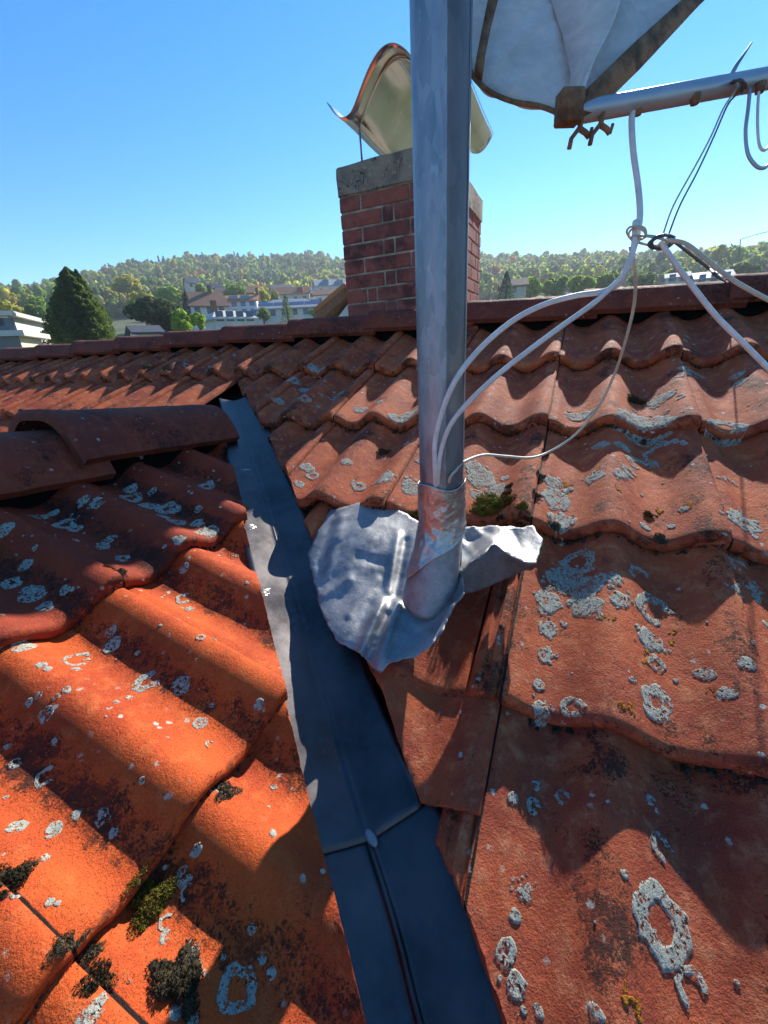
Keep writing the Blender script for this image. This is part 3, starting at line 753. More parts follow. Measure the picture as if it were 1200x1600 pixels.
# folded side flange running up the right edge, and the inner rib at the left
def band(name, a_px, b_px, dz, mat, th=.003):
    n = len(a_px); V = [P(u, v, d) for u, v, d in a_px]+[P(u, v, d) for u, v, d in b_px]
    F = [(i, i+1, n+i+1, n+i) for i in range(n-1)]; o = mk(name, V, F, mat, ant); sm = o.modifiers.new('thickness', 'SOLIDIFY'); sm.thickness = th; return o
band('side_flange', [(884, 192, .49), (935, 172, .495), (1000, 108, .50), (1106, -6, .52), (1170, -90, .54)], [(878, 172, .485), (915, 140, .485), (985, 72, .49), (1078, -12, .51), (1140, -95, .53)], 0, M['rust'])
band('rib', [(740, 118, .49), (744, 90, .488), (753, 45, .49), (762, 0, .492), (775, -80, .50)], [(752, 128, .492), (757, 90, .489), (766, 45, .492), (778, 0, .495), (795, -80, .503)], 0, M['rust'])
b = MB(); b.tube(catmull([P(906, 150, .475), P(925, 95, .478), (P(950, 45, .482)), P(968, -10, .486), P(972, -80, .50)], 6), .0035, 8, flat=.5); b.build('crease_strip', M['dish'], ant)
band('support_fin', [(886, 178, .487), (893, 120, .492), (880, 60, .51), (860, 0, .525), (845, -80, .54)], [(905, 150, .474), (928, 95, .478), (951, 45, .482), (968, -10, .486), (972, -80, .5)], 0, M['dish'])
b = MB(); b.box((-.014, -.010, -.014), (.014, .010, .018), Matrix.Translation(Vector(tuple(P(889, 172, .482)))) @ Matrix.Rotation(.5, 4, 'Z'), .002); b.build('clamp_block', M['rust'], ant)
BM0, BM1 = P(893, 178, .500), P(1225, 118, .515)
M['alu'] = mat_metal('painted_aluminium', (.42, .47, .52), .45, .5, 12, .12)
b = MB(); ax = BM1-BM0; b.tube([BM0+ax*t for t in np.linspace(-.02, 1.5, 12)], .0115, 28); auto_smooth(b.build('boom', M['alu'], ant), 40)
axn = ax/np.linalg.norm(ax); side = np.cross(axn, np.array([0, 0, 1.])); side /= np.linalg.norm(side)
def clip(px, py, d):
    b = MB(); c0 = np.array(P(px, py, d)); dz = np.array([0, 0, -1.])
    s1 = axn*.85; b.tube([c0+dz*.000, c0+dz*.013], .0035, 6)
    b.tube([c0+dz*.010-s1*.000, c0+dz*.020-s1*.012, c0+dz*.030-s1*.014], .0028, 6)
    b.tube([c0+dz*.012, c0+dz*.017+s1*.010, c0+dz*.022+s1*.016], .0032, 6)
    b.tube([c0+dz*.022+s1*.016, c0+dz*.013+s1*.019], .0022, 6); b.build('element_clip', M['rust'], ant)
clip(908, 182, .497); clip(941, 176, .498)
for px, py in ((998, 163), (1088, 146), (1190, 128)):
    b = MB(); c0 = np.array(P(px, py, .503)); b.tube([c0, c0+np.array([0, 0, -.011])], [.0055, .0045], 8); b.build('boom_plug', M['rust'], ant)
# ------------------------------------------------------------------ cables
def cable(name, pts, r, mat, label, cat='cable', group=None, n=8, smooth=8):
    b = MB(); b.tube(catmull([P(*p) if len(p) == 3 and p[0] > 5 else p for p in pts], smooth), r, n); o = b.build(name, mat); tag(o, label, cat, group); return o
cable('cable', [(996, 158, .503), (989, 172, .505), (987, 195, .505), (990, 240, .505), (997, 290, .505), (1000, 335, .50), (995, 370, .50), (986, 400, .505), (975, 428, .51), (966, 444, .515), (940, 456, .52), (900, 462, .525), (850, 476, .522), (800, 502, .522), (750, 545, .525), (713, 592, .527), (692, 640, .545), (680, 690, .565), (680, 735, .582), (681, 770, .612)], .0036, M['cable'], 'thick white cable from boom through knot, upper arc falling to the mast')
cable('cable', [(993, 345, .497), (991, 380, .498), (984, 410, .502), (972, 432, .508), (952, 452, .515), (925, 476, .52), (880, 508, .522), (830, 545, .525), (780, 584, .53), (735, 626, .537), (705, 662, .550), (690, 700, .568), (685, 735, .583), (684, 770, .612)], .0034, M['cable'], 'white cable from the knot, lower thick arc falling left to the mast foot')
cable('cable', [(985, 385, .50), (990, 410, .51), (993, 440, .53), (990, 480, .56), (978, 530, .60), (960, 585, .66), (935, 635, .70), (900, 678, .73), (862, 704, .73), (830, 715, .71), (790, 713, .68), (755, 711, .65), (724, 722, .605), (712, 735, .592), (704, 745, .588), (698, 765, .612)], .0022, M['cable_old'], 'thin yellowed cable hanging in a long bow from the knot to the mast foot')
cable('cable', [(1032, 378, .50), (1050, 405, .498), (1080, 445, .495), (1120, 495, .49), (1165, 540, .485), (1215, 590, .48), (1290, 660, .47)], .0031, M['cable'], 'white cable leaving the knot down to the right over the roof tiles')
cable('cable', [(1040, 374, .50), (1070, 380, .49), (1100, 402, .48), (1140, 434, .47), (1175, 455, .46), (1215, 475, .45), (1280, 500, .44)], .0024, M['cable_old'], 'grey-brown cable leaving the knot to the right, above the white one')
cable('cable', [(1048, 374, .505), (1062, 384, .51), (1085, 402, .52), (1108, 420, .53), (1124, 434, .56), (1135, 441, 1.55)], .0018, M['cable_dark'], 'short dark cable running from the knot towards the right ridge tiles')
cable('binding_wire', [(1034, 372, .50), (1052, 322, .503), (1085, 262, .506), (1110, 215, .508), (1130, 170, .507), (1146, 146, .506), (1152, 134, .500), (1150, 118, .503)], .0011, M['cable_old'], 'thin wire stretched from the knot up to the boom, left of its twin', 'wire')
cable('binding_wire', [(1042, 374, .502), (1062, 322, .505), (1090, 268, .507), (1116, 212, .509), (1136, 166, .508), (1150, 148, .506), (1158, 136, .500), (1158, 122, .505)], .0011, M['cable_dark'], 'thin wire stretched from the knot up to the boom, right of its twin', 'wire')
cable('spike_rod', [(1140, 118, .510), (1152, 98, .505), (1164, 82, .50), (1174, 68, .495)], [.0028, .0022, .0018]+[.0013]*22, M['galv'], 'short thin pointed rod sticking up from the boom', 'rod', smooth=8) if False else None
b = MB(); b.tube([P(1140, 122, .505), P(1152, 100, .503), P(1164, 83, .50), P(1175, 66, .495)], [.0026, .0022, .0014, .0008], 8); tag(b.build('spike_rod', M['galv']), 'short thin pointed rod sticking up from the boom at upper right', 'rod')
cable('cable', [(1172, 138, .51), (1169, 170, .51), (1165, 205, .51), (1168, 238, .51), (1178, 256, .51), (1190, 263, .51), (1202, 256, .512), (1212, 230, .515), (1218, 190, .52), (1216, 140, .52)], .0021, M['alu'], 'larger blue-grey cable loop hanging under the boom at the right edge')
cable('cable', [(1186, 138, .505), (1184, 170, .505), (1184, 205, .505), (1187, 228, .505), (1194, 235, .506), (1204, 226, .51), (1214, 205, .515), (1222, 160, .52)], .0016, M['cable'], 'smaller pale cable loop hanging under the boom, inside the larger loop')
rk = random.Random(3)
def coil(c, r1, r2, turns, tilt, dd, nm, lab, mat, rad=.0014):
    pts = []
    for i in range(turns*9+1):
        a = 2*math.pi*i/9; k = 1+.12*math.sin(i*1.7)
        u = c[0]+r1*k*math.cos(a+tilt)*math.cos(tilt)-r2*k*math.sin(a+tilt)*math.sin(tilt); v = c[1]+r1*k*math.cos(a+tilt)*math.sin(tilt)+r2*k*math.sin(a+tilt)*math.cos(tilt)
        pts.append((u+.8*i/turns, v, c[2]+dd*math.sin(a)))
    cable(nm, pts, rad, mat, lab, 'wire', None, 6, 5)
coil((991, 365, .497), 13, 11, 2, .3, .008, 'tie_wire', 'wire twisted round the thick cable, left ring of the cable knot', M['cable_old'], .0013)
coil((1012, 376, .498), 26, 7, 2, .15, .006, 'tie_wire', 'long flat wire loops joining the two rings of the cable knot', M['cable_old'], .0013)
coil((1030, 378, .498), 17, 10, 3, -.25, .007, 'tie_wire', 'dark wire bundle wound tightly at the right ring of the cable knot', M['cable_dark'], .0015)
coil((1150, 134, .502), 9, 9, 3, .2, .013, 'tie_wire', 'loose wire wound round the boom at the right', M['cable_dark'], .0013)
b = MB(); q = [P(1154, 402, 2.3), P(1156, 388, 2.3), P(1157, 374, 2.3)]; b.tube(q, .0025, 6); b.tube([P(1157, 374, 2.3), P(1180, 367, 2.3), P(1215, 358, 2.3)], .002, 6)
tag(b.build('wire_bracket', M['galv']), 'thin bent wire standing up behind the ridge at the right edge', 'wire')
# ------------------------------------------------------------------ lichen crusts lying on the tiles
def surfA(x, s):     # s = distance down the slope from the row-0 nose line
    j = math.ceil(s/L-1e-6); v = j*L-s; h = float(tile_h(x, v))
    if v < .011: h -= (.011-v)**2*30
    return np.array([x, -s*math.cos(TH), -s*math.sin(TH)])+nA*h
def surfB(y, t):     # y across, t down the slope from the row-0 nose line
    m = math.ceil(t/L-1e-6); v = m*L-t; h = float(tile_h(y-P0[1], v))
    if v < .011: h -= (.011-v)**2*30
    return P0+np.array([t*math.cos(TB), y-P0[1], -t*math.sin(TB)])+nB*h
def okA(x, y):
    s = -y/math.cos(TH)
    j = math.ceil(s/L)
    if s < -.27: return False
    c = cutA(j)
    if c:
        (ax_, ay_), (bx_, by_) = c
        if x < -1.2: return False
        yy = ay_+(by_-ay_)*(x-ax_)/(bx_-ax_)
        if y < yy+.02: return False
    if j == 3 and x < .02: return False
    if j == 4 and x < .02: return False
    if -.40 < x < .04 and -.95 < y < -.62: return False
    return True
def okB(x, y):
    t = (x-P0[0])/math.cos(TB); m = math.ceil(t/L)
    c = cutB(m)
    if t < -.27 or not c: return False
    (ax_, ay_), (bx_, by_) = c; yy = ay_+(by_-ay_)*(x-ax_)/(bx_-ax_)
    return y < yy-.02
class Crust:
    def __init__(s): s.v = []; s.f = []
    def add(s, surf, a, b, r, ring=0.0, asp=1.0, rot=0.0, seed=0, th=.0006, gap=0.0, step=None):
        K = max(14, int(r/.0011)); K = min(K, 130); rings = 5; n0 = len(s.v)
        rr = random.Random(seed)
        if r > .007: ins = [ring]+[ring+(1-ring)*q_ for q_ in (.06, .2, .35, .5, .65, .8, .94)]+[1.0]
        else: ins = [0, .3, .6, .9, 1.0]
        for q, f in enumerate(ins):
            for k in range(K):
                an = 2*math.pi*k/K; c, s_ = math.cos(an), math.sin(an)
                w = 1+.22*noise.noise(Vector((c*1.2+seed, s_*1.2, 1)))*1.6+.16*noise.noise(Vector((c*5+seed, s_*5, 4)))*1.6+.06*noise.noise(Vector((c*14, s_*14+seed, 9)))*1.4
                if f < .999 and ring > 0 and q == 0: w *= 1+.45*noise.noise(Vector((c*2.5+seed, s_*2.5, 7)))
                x = r*f*w*c*asp; y = r*f*w*s_
                x, y = x*math.cos(rot)-y*math.sin(rot), x*math.sin(rot)+y*math.cos(rot)
                e = th*(1-.0*f)+abs(noise.noise(Vector((x*420+seed, y*420, seed))))*.0007*min(1, r/.006)
                if q == len(ins)-1 or (ring > 0 and q == 0): e = -.0004
                p = surf(a+x, b+y); s.v.append(tuple(p+np.array([0, 0, e])))
        m = len(ins)
        for q in range(m-1):
            for k in range(K):
                if gap and ring > 0 and (k/K) < gap: continue
                s.f.append((n0+q*K+k, n0+(q+1)*K+k, n0+(q+1)*K+(k+1) % K, n0+q*K+(k+1) % K))
def toA(u, v): p = onA(u, v, -.012); return p[0], -p[1]/math.cos(TH)
def toB(u, v): p = onB(u, v, -.012); return p[1], (p[0]-P0[0])/math.cos(TB)
LA, LB, LO = Crust(), Crust(), Crust()
# (column, row, radius in photo pixels, ring, gap)
handA = [(1045, 1452, 50, .45, 0, 1.3), (1098, 1560, 26, .55, .25, 1), (1048, 1325, 20, .5, .2, 1.2), (1030, 1095, 30, .3, 0, 1.6), (1023, 990, 20, 0, 0, .9), (1033, 1030, 13, .4, 0, .8), (1033, 938, 27, .55, .2, .9),
    (918, 945, 22, 0, 0, .9), (970, 940, 16, 0, 0, 1.1), (960, 905, 13, 0, 0, .8), (918, 910, 22, .0, 0, .8), (905, 862, 25, .5, 0, .9), (880, 885, 25, 0, 0, 1.3), (858, 925, 22, 0, 0, 1.3), (858, 970, 17, 0, 0, 1.3), (853, 1015, 14, 0, 0, 1.2), (842, 1065, 9, 0, 0, 1), (845, 1105, 15, 0, 0, 1.3), (896, 1106, 17, .5, .1, .9),
    (1005, 882, 16, .6, .3, 1.1), (1168, 810, 22, 0, 0, .8), (1108, 1050, 11, 0, 0, .8), (1165, 1045, 11, 0, 0, .9), (1138, 1088, 10, 0, 0, .8), (820, 1400, 14, 0, 0, 1.4), (805, 1440, 10, 0, 0, 1.2), (790, 1500, 19, .2, 0, 1.3), (806, 1555, 17, 0, 0, 1.3), (840, 1220, 8, 0, 0, 1), (835, 1255, 12, .3, .1, 1), (882, 1243, 11, .5, .2, 1), (1028, 1247, 9, .4, .1, 1), (977, 1375, 6, 0, 0, 1),
    (750, 735, 26, 0, 0, 1.1), (775, 755, 18, 0, 0, 1), (745, 765, 12, 0, 0, 1), (870, 770, 25, 0, 0, 1.1), (880, 805, 20, 0, 0, 1.4), (865, 745, 14, 0, 0, 1), (640, 755, 16, 0, 0, 1.1), (600, 750, 16, 0, 0, 1), (555, 750, 11, .4, 0, .8), (475, 725, 10, 0, 0, .8), (482, 733, 9, .5, 0, .8), (540, 725, 8, 0, 0, .9), (462, 750, 7, 0, 0, .7),
    (1012, 655, 30, 0, 0, .55), (1140, 658, 22, .4, 0, .7), (1045, 690, 26, .75, .3, .8), (985, 730, 12, .3, .1, .9), (975, 690, 10, 0, 0, .6), (1035, 615, 14, 0, 0, .7), (1010, 710, 20, .5, .3, .7), (905, 640, 14, 0, 0, .6), (930, 742, 12, 0, 0, .8), (970, 742, 12, 0, 0, .8), (1090, 570, 14, .6, .2, .5), (940, 690, 10, 0, 0, .7),
    (455, 590, 9, 0, 0, .6), (475, 625, 9, .4, 0, .7), (470, 595, 7, 0, 0, .6), (520, 610, 9, .3, 0, .6), (530, 600, 7, 0, 0, .6), (640, 640, 14, 0, 0, .6), (620, 645, 12, 0, 0, .6), (560, 630, 10, 0, 0, .7), (432, 622, 7, 0, 0, .6), (492, 570, 11, 0, 0, .5), (228, 580, 0, 0, 0, 1), (1150, 740, 12, .5, .3, .8), (1165, 870, 14, .4, .2, .8), (1190, 905, 12, 0, 0, 1)]
k = 0
for (u, v, r, ring, gap, asp) in handA:
    if r <= 0: continue
    k += 1; a, b_ = toA(u, v); p = onA(u, v); sc = (p-CAM)@fw/FOC*1.05
    LA.add(surfA, a, b_, r*sc, ring, asp=1/math.sqrt(asp), rot=0, seed=k, gap=gap)
    if ring == 0 and r > 11:
        for q in range(int(r/2.2)):
            an = rnd.uniform(0, 6.28); d = r*sc*rnd.uniform(.7, 1.5); LA.add(surfA, a+d*math.cos(an), b_+d*math.sin(an)*1.2, r*sc*rnd.uniform(.08, .28), 0, seed=k*50+q)
for (u, v, r) in [(1078, 790, 8), (1120, 1080, 6), (1035, 785, 9), (1020, 1028, 10), (1040, 1025, 7), (1060, 988, 7), (1065, 975, 6), (970, 1115, 9), (985, 1118, 7), (992, 1580, 15), (998, 1595, 10), (1045, 1112, 6), (940, 968, 7), (955, 972, 5), (888, 740, 9), (878, 735, 7), (985, 565, 5), (965, 770, 7)]:
    a, b_ = toA(u, v); p = onA(u, v); sc = (p-CAM)@fw/FOC
    for q in range(7): LO.add(surfA, a+rnd.gauss(0, r*sc*.5), b_+rnd.gauss(0, r*sc*.5), r*sc*rnd.uniform(.12, .45), 0, seed=q+int(u))
handB = [(70, 1070, 0, 0, 0, 1), (45, 1090, 7, 0, 0, 1), (62, 1083, 6, 0, 0, 1), (135, 1005, 6, 0, 0, 1), (120, 1030, 6, 0, 0, .7), (205, 1075, 6, 0, 0, 1), (337, 1090, 4, 0, 0, 1), (360, 1480, 5, 0, 0, 1), (250, 1545, 8, 0, 0, 1.3), (385, 1535, 34, .5, 0, 1.2), (405, 1440, 7, 0, 0, 1), (438, 1510, 9, 0, 0, 1.2), (423, 1485, 9, .4, .1, 1.1), (293, 1350, 14, .2, .1, 1.3), (300, 1375, 12, .6, .4, 1), (268, 1420, 14, .6, .3, 1.2), (265, 1445, 10, .6, .2, .8), (288, 1055, 15, 0, 0, 1), (230, 1045, 20, .3, .1, .8), (408, 1103, 8, 0, 0, 1.1), (318, 1115, 12, 0, 0, 1), (335, 1155, 10, .7, .4, 1.6), (75, 1110, 11, 0, 0, .9), (68, 1195, 15, .6, .2, 1), (118, 1258, 9, 0, 0, 1), (162, 1265, 13, 0, 0, 1.1), (180, 1290, 8, 0, 0, 1), (25, 1280, 12, 0, 0, .8), (83, 1281, 13, 0, 0, .8), (150, 1595, 24, .5, .3, .8), (282, 1578, 11, 0, 0, 1), (310, 1590, 10, 0, 0, 1), (82, 1413, 7, 0, 0, 1), (30, 1408, 6, 0, 0, 1), (120, 1008, 18, .7, .2, .7), (38, 1000, 14, 0, 0, .6), (67, 1034, 8, 0, 0, .7), (18, 1170, 9, 0, 0, .9),
    (207, 757, 16, .5, 0, .7), (227, 770, 9, 0, 0, .7), (235, 772, 12, .3, 0, .7), (262, 778, 15, .3, 0, .8), (277, 781, 8, 0, 0, .7), (205, 742, 10, 0, 0, .8), (325, 743, 12, .3, 0, .5), (312, 805, 10, 0, 0, .8), (328, 821, 17, 0, 0, .8), (277, 804, 12, .4, 0, .5), (154, 781, 12, .2, .1, 1), (132, 773, 9, 0, 0, .7), (100, 796, 15, .4, .0, .6), (117, 803, 9, .3, 0, .6), (59, 783, 10, .3, 0, .5), (81, 775, 7, 0, 0, .6), (171, 826, 10, 0, 0, .8), (162, 836, 9, 0, 0, .6), (193, 858, 10, .3, 0, .7), (40, 871, 10, 0, 0, .9), (17, 890, 14, .3, 0, .8), (48, 912, 18, 0, 0, .8), (103, 915, 8, 0, 0, .9), (8, 822, 14, 0, 0, .9), (70, 933, 12, 0, 0, .8), (240, 753, 6, 0, 0, .7), (280, 688, 4, 0, 0, .6), (281, 852, 9, 0, 0, 1), (290, 910, 12, .5, .2, .8), (300, 928, 7, 0, 0, .7), (256, 795, 8, 0, 0, .5), (175, 965, 9, 0, 0, 1), (175, 983, 13, 0, 0, .8), (215, 710, 8, 0, 0, .6)]
for (u, v, r, ring, gap, asp) in handB:
    if r <= 0: continue
    k += 1; a, b_ = toB(u, v); p = onB(u, v); sc = (p-CAM)@fw/FOC*1.1
    LB.add(surfB, a, b_, r*sc*.9, ring, asp=1/math.sqrt(asp), seed=k, gap=gap)
for q in range(2600):      # the many small ones
    x = rnd.uniform(-3.4, 1.4); y = rnd.uniform(-1.25, .22)
    if noise.noise(Vector((x*2.2, y*2.2, 3)))+rnd.uniform(-.5, .5) < .05 or not okA(x, y): continue
    s0 = -y/math.cos(TH)
    if (math.ceil(s0/L)*L-s0) < .012: continue
    near_ = x*x+(y+1)**2 < .9
    if near_ and rnd.random() < .3: continue
    r = min(.016, .0012+rnd.expovariate(1/.0028)); ring = .5 if r > .009 and rnd.random() < .45 else 0
    LA.add(surfA, x, s0, r, ring, asp=rnd.uniform(.7, 1.4), rot=rnd.uniform(0, 3), seed=q+900, gap=.25 if ring and rnd.random() < .5 else 0)
for q in range(1000):
    x = rnd.uniform(-.92, .02); y = rnd.uniform(-1.75, -.4)
    if noise.noise(Vector((x*4, y*4, 8)))+rnd.uniform(-.5, .5) < .08 or not okB(x, y): continue
    t0 = (x-P0[0])/math.cos(TB)
    if (math.ceil(t0/L)*L-t0) < .012: continue
    r = min(.010, .0012+rnd.expovariate(1/.0018)); LB.add(surfB, y, t0, r, .5 if r > .007 and rnd.random() < .5 else 0, asp=rnd.uniform(.7, 1.4), rot=rnd.uniform(0, 3), seed=q+3900)
lo_ = mk('lichen_crusts', LA.v, LA.f, M['lichen'], None); tag(lo_, kind='stuff', label='pale grey crusty lichen spots and rings over the red main roof', cat='lichen')
lo_ = mk('lichen_crusts', LB.v, LB.f, M['lichen'], None); tag(lo_, kind='stuff', label='pale lichen spots and rings over the orange gable roof', cat='lichen')
lo_ = mk('lichen_crusts', LO.v, LO.f, M['lichen_o'], None); tag(lo_, kind='stuff', label='orange-yellow lichen flecks on the red roof tiles', cat='lichen')
# lichen on the two kinds of ridge caps
# ------------------------------------------------------------------ moss cushions
def moss(surf, a0, b0, r, mat, label, flat=.6, seed=0, cat='moss', asp=1.0):
    rr = random.Random(seed); V, F = [], []; N = nA if surf is surfA else nB
    for q in range(int(50+r*2600)):
        an = rr.uniform(0, 6.28); f = math.sqrt(rr.random())*.85; out = 1+.3*math.sin(an*3+seed)+.2*math.sin(an*5+seed*2); d = r*f*out
        base = surf(a0+math.cos(an)*d*asp, b0+math.sin(an)*d)-N*.001+N*r*flat*.55*(1-f*f)*rr.uniform(.3, 1); s_ = r*rr.uniform(.06, .17)
        bm = bmesh.new(); bmesh.ops.create_icosphere(bm, subdivisions=2, radius=1); n0 = len(V)
        for v in bm.verts:
            w = 1+.4*noise.noise(v.co*2.5+Vector((q, seed, 0)))+.3*noise.noise(v.co*7+Vector((q, 0, seed)))
            V.append(tuple(base+np.array(v.co[:])*s_*w))
        F += [[w.index+n0 for w in f_.verts] for f_ in bm.faces]; bm.free()
    for q in range(int(1500*min(1.3, r/.015))):       # tiny leafy tips
        an = rr.uniform(0, 6.28); f = math.sqrt(rr.random()); out = 1+.3*math.sin(an*3+seed)+.2*math.sin(an*5+seed*2); d = r*f*out; n0 = len(V)
        p = surf(a0+math.cos(an)*d*asp, b0+math.sin(an)*d)+N*(r*flat*(1-f*f)*.75+r*.12)*rr.uniform(.5, 1.05); l = .0014+r*.05
        dv = N*1.0+np.array([rr.gauss(0, .7), rr.gauss(0, .7), rr.gauss(0, .4)]); dv = dv/np.linalg.norm(dv)*l; sd_ = np.array([rr.gauss(0, 1), rr.gauss(0, 1), 0])*l*.2
        V += [tuple(p-sd_), tuple(p+sd_), tuple(p+dv)]; F.append([n0, n0+1, n0+2])
    o = mk('moss_cushion', V, F, mat); tag(o, label, cat, 'moss cushions on the roof tiles'); return o
def mA(u, v, r, mat, label, **k): k.pop('h', 0); a, b_ = toA(u, v); moss(surfA, a, b_, r, mat, label, **k)
def mB(u, v, r, mat, label, **k): k.pop('h', 0); a, b_ = toB(u, v); moss(surfB, a, b_, r, mat, label, **k)
mA(762, 784, .034, M['moss'], 'plump green moss cushion right beside the foot of the steel mast', seed=1, flat=1.3)
mA(786, 786, .020, M['moss_orange'], 'rusty orange moss tuft just right of the green moss cushion', seed=2, h=-.003, flat=1.3)
mA(790, 768, .011, M['moss_orange'], 'rusty moss tuft uphill of the green moss cushion', seed=3, flat=.9)
mA(795, 755, .008, M['moss_grey'], 'small pale moss tuft at the uphill end of the rusty moss', seed=4)
mA(815, 803, .012, M['moss'], 'green-brown moss tuft on the tile edge right of the rusty moss', seed=5, h=-.012)
mA(752, 812, .010, M['moss_grey'], 'grey moss tuft on the tile edge below the green moss cushion', seed=6, h=-.018)
mA(780, 812, .011, M['moss_dark'], 'dark moss tuft on the tile edge below the rusty moss', seed=7, h=-.018)
mA(838, 775, .008, M['moss_grey'], 'grey moss tuft in the open tile seam, lower one', seed=8, h=-.002)
mA(845, 742, .009, M['moss_grey'], 'grey moss tuft in the open tile seam, middle one', seed=9, h=-.002)
mA(853, 703, .008, M['moss_grey'], 'grey moss tuft in the open tile seam, upper one under the thin cable', seed=10, h=-.002)
mA(868, 815, .011, M['moss_grey'], 'pale moss tuft on the tile edge below the lichen crust', seed=11, h=-.014)
mA(1035, 833, .012, M['moss_grey'], 'yellowish moss tuft on a tile edge at right', seed=12, h=-.010)
mA(1018, 792, .008, M['moss_orange'], 'small brown moss tuft in the trough at right', seed=13, h=-.02)
mA(997, 613, .018, M['moss_dark'], 'dark moss lump in a trough of the second tile row at right', seed=14, h=-.018, flat=.7, asp=1.2)
mA(594, 690, .013, M['moss_dark'], 'dark moss lump in a trough left of the mast', seed=15, h=-.016, asp=1.3)
mA(510, 790, .006, M['moss_dark'], 'tiny moss tuft on the cut corner of a tile by the valley', seed=16, h=-.012)
mA(645, 795, .010, M['moss'], 'moss tuft under the tile edge just left of the mast', seed=17, h=-.018)
mA(1012, 668, .007, M['moss_orange'], 'brown moss on the pale crusted tile edge', seed=18, h=-.006)
mA(230, 576, .030, M['moss_grey'], 'large shaggy grey-green moss ball on the far left tile rows', seed=19, h=.0)
mA(262, 578, .026, M['moss_grey'], 'flat brownish moss patch beside the large shaggy moss ball', seed=20, h=-.004, flat=.3)
mB(385, 793, .010, M['moss_orange'], 'yellowish moss on the tip of the top gable tile beside the gutter', seed=21, h=.004)
mB(192, 897, .010, M['moss_grey'], 'grey moss plug at the seam end of the top gable row', seed=22, h=-.004)
mB(175, 893, .007, M['moss_orange'], 'rusty moss left of the grey plug at the top gable row edge', seed=23, h=-.006)
mB(362, 1224, .013, M['moss_grey'], 'olive-grey moss cushion tucked under the nose of the big lit tile', seed=24, h=-.022)
mB(237, 1388, .019, M['moss'], 'olive moss wedge in the gap between two orange tile rows', seed=25, h=-.026, flat=.8)
mB(20, 1377, .015, M['moss_dark'], 'grey-black moss patch at the left picture edge', seed=26, h=-.01)
mB(288, 1520, .024, M['moss_dark'], 'large black moss cushion with a pale tip on the lowest orange tile', seed=27, h=-.02, flat=.8, asp=.8)
mB(305, 1482, .011, M['lichen'], 'whitish crust capping the large black moss cushion', seed=28, h=-.006, cat='lichen')
mB(157, 1522, .011, M['moss_dark'], 'small dark moss tuft left of the large black moss cushion', seed=29, h=-.012)
mB(110, 1487, .009, M['moss_grey'], 'small moss bits at the seam end of the second orange row', seed=30, h=-.014)
mB(145, 1477, .008, M['moss_grey'], 'moss bit under the tile nose near the second seam', seed=31, h=-.02)
# crumbs and dirt caught under the tile noses
V, F = [], []
def crumb(p, r):
    n0 = len(V); bm = bmesh.new(); bmesh.ops.create_icosphere(bm, subdivisions=1, radius=r); q = Vector((rnd.random()*9, 0, 0))
    for v in bm.verts: V.append(tuple(np.array(p)+np.array(v.co[:])*(1+.5*noise.noise(v.co*(2/r)+q))))
    F.extend([[w.index+n0 for w in f.verts] for f in bm.faces]); bm.free()
for j in range(0, 4):
    for q in range(900):
        x = rnd.uniform(-2.2, 1.0)
        if not okA(x, -(j*L-.03)*math.cos(TH)): continue
        if noise.noise(Vector((x*9, j*5, 1)))+rnd.uniform(-.3, .3) < -.05: continue
        p = surfA(x, j*L+.002)+np.array([0, -rnd.uniform(-.004, .006), 0])+nA*0.0
        base = surfA(x, j*L+.006); crumb(base+nA*rnd.uniform(-.001, .008)+np.array([0, rnd.uniform(-.002, .010), 0]), rnd.uniform(.0012, .0042))
for m in range(0, 2):
    for q in range(260):
        y = rnd.uniform(-1.7, -.7)
        if not okB(P0[0]+(m*L-.03)*math.cos(TB), y): continue
        if noise.noise(Vector((y*9, m*5, 4)))+rnd.uniform(-.3, .3) < .05: continue
        base = surfB(y, m*L+.004); crumb(base+nB*rnd.uniform(-.001, .006)+np.array([-rnd.uniform(0, .008), 0, 0]), rnd.uniform(.0010, .0032))
tag(mk('roof_debris', V, F, M['debris']), kind='stuff', label='dark crumbs of dirt and moss along the lower edges of the tiles', cat='debris')
# ------------------------------------------------------------------ bird mesh scraps
def meshscrap(px, py, rot, nx, ny, label, seed):
    rr = random.Random(seed); b = MB(); o = onB(px+8, py, -.028); e1 = np.array([math.cos(rot), math.sin(rot), .05]); e2 = np.array([-math.sin(rot), math.cos(rot), -.15]); st = .0068
    for i in range(nx+1):
        a = rr.uniform(-.4, .3); l = ny+rr.uniform(-.8, .8); b.tube([o+e1*st*i+e2*st*a, o+e1*st*i+e2*st*l*.5+np.array([0, 0, rr.uniform(-.002, .003)]), o+e1*st*i+e2*st*l], .0005, 4)
    for k_ in range(ny+1):
        a = rr.uniform(-.6, .3); l = nx+rr.uniform(-.8, .9); b.tube([o+e2*st*k_+e1*st*a, o+e2*st*k_+e1*st*l*.5+np.array([0, 0, rr.uniform(-.002, .003)]), o+e2*st*k_+e1*st*l], .0005, 4)
    tag(b.build('wire_mesh', M['wire']), label, 'wire mesh', 'scraps of wire mesh in the valley')
meshscrap(372, 822, -.55, 5, 3, 'scrap of fine wire mesh poking out below the top gable tile tip', 1)
meshscrap(392, 922, -.75, 4, 3, 'scrap of fine wire mesh poking out beside the lower sunlit gutter patch', 2)
meshscrap(368, 733, -.4, 4, 2, 'bit of dark wire mesh lying in the shaded upper gutter', 3)

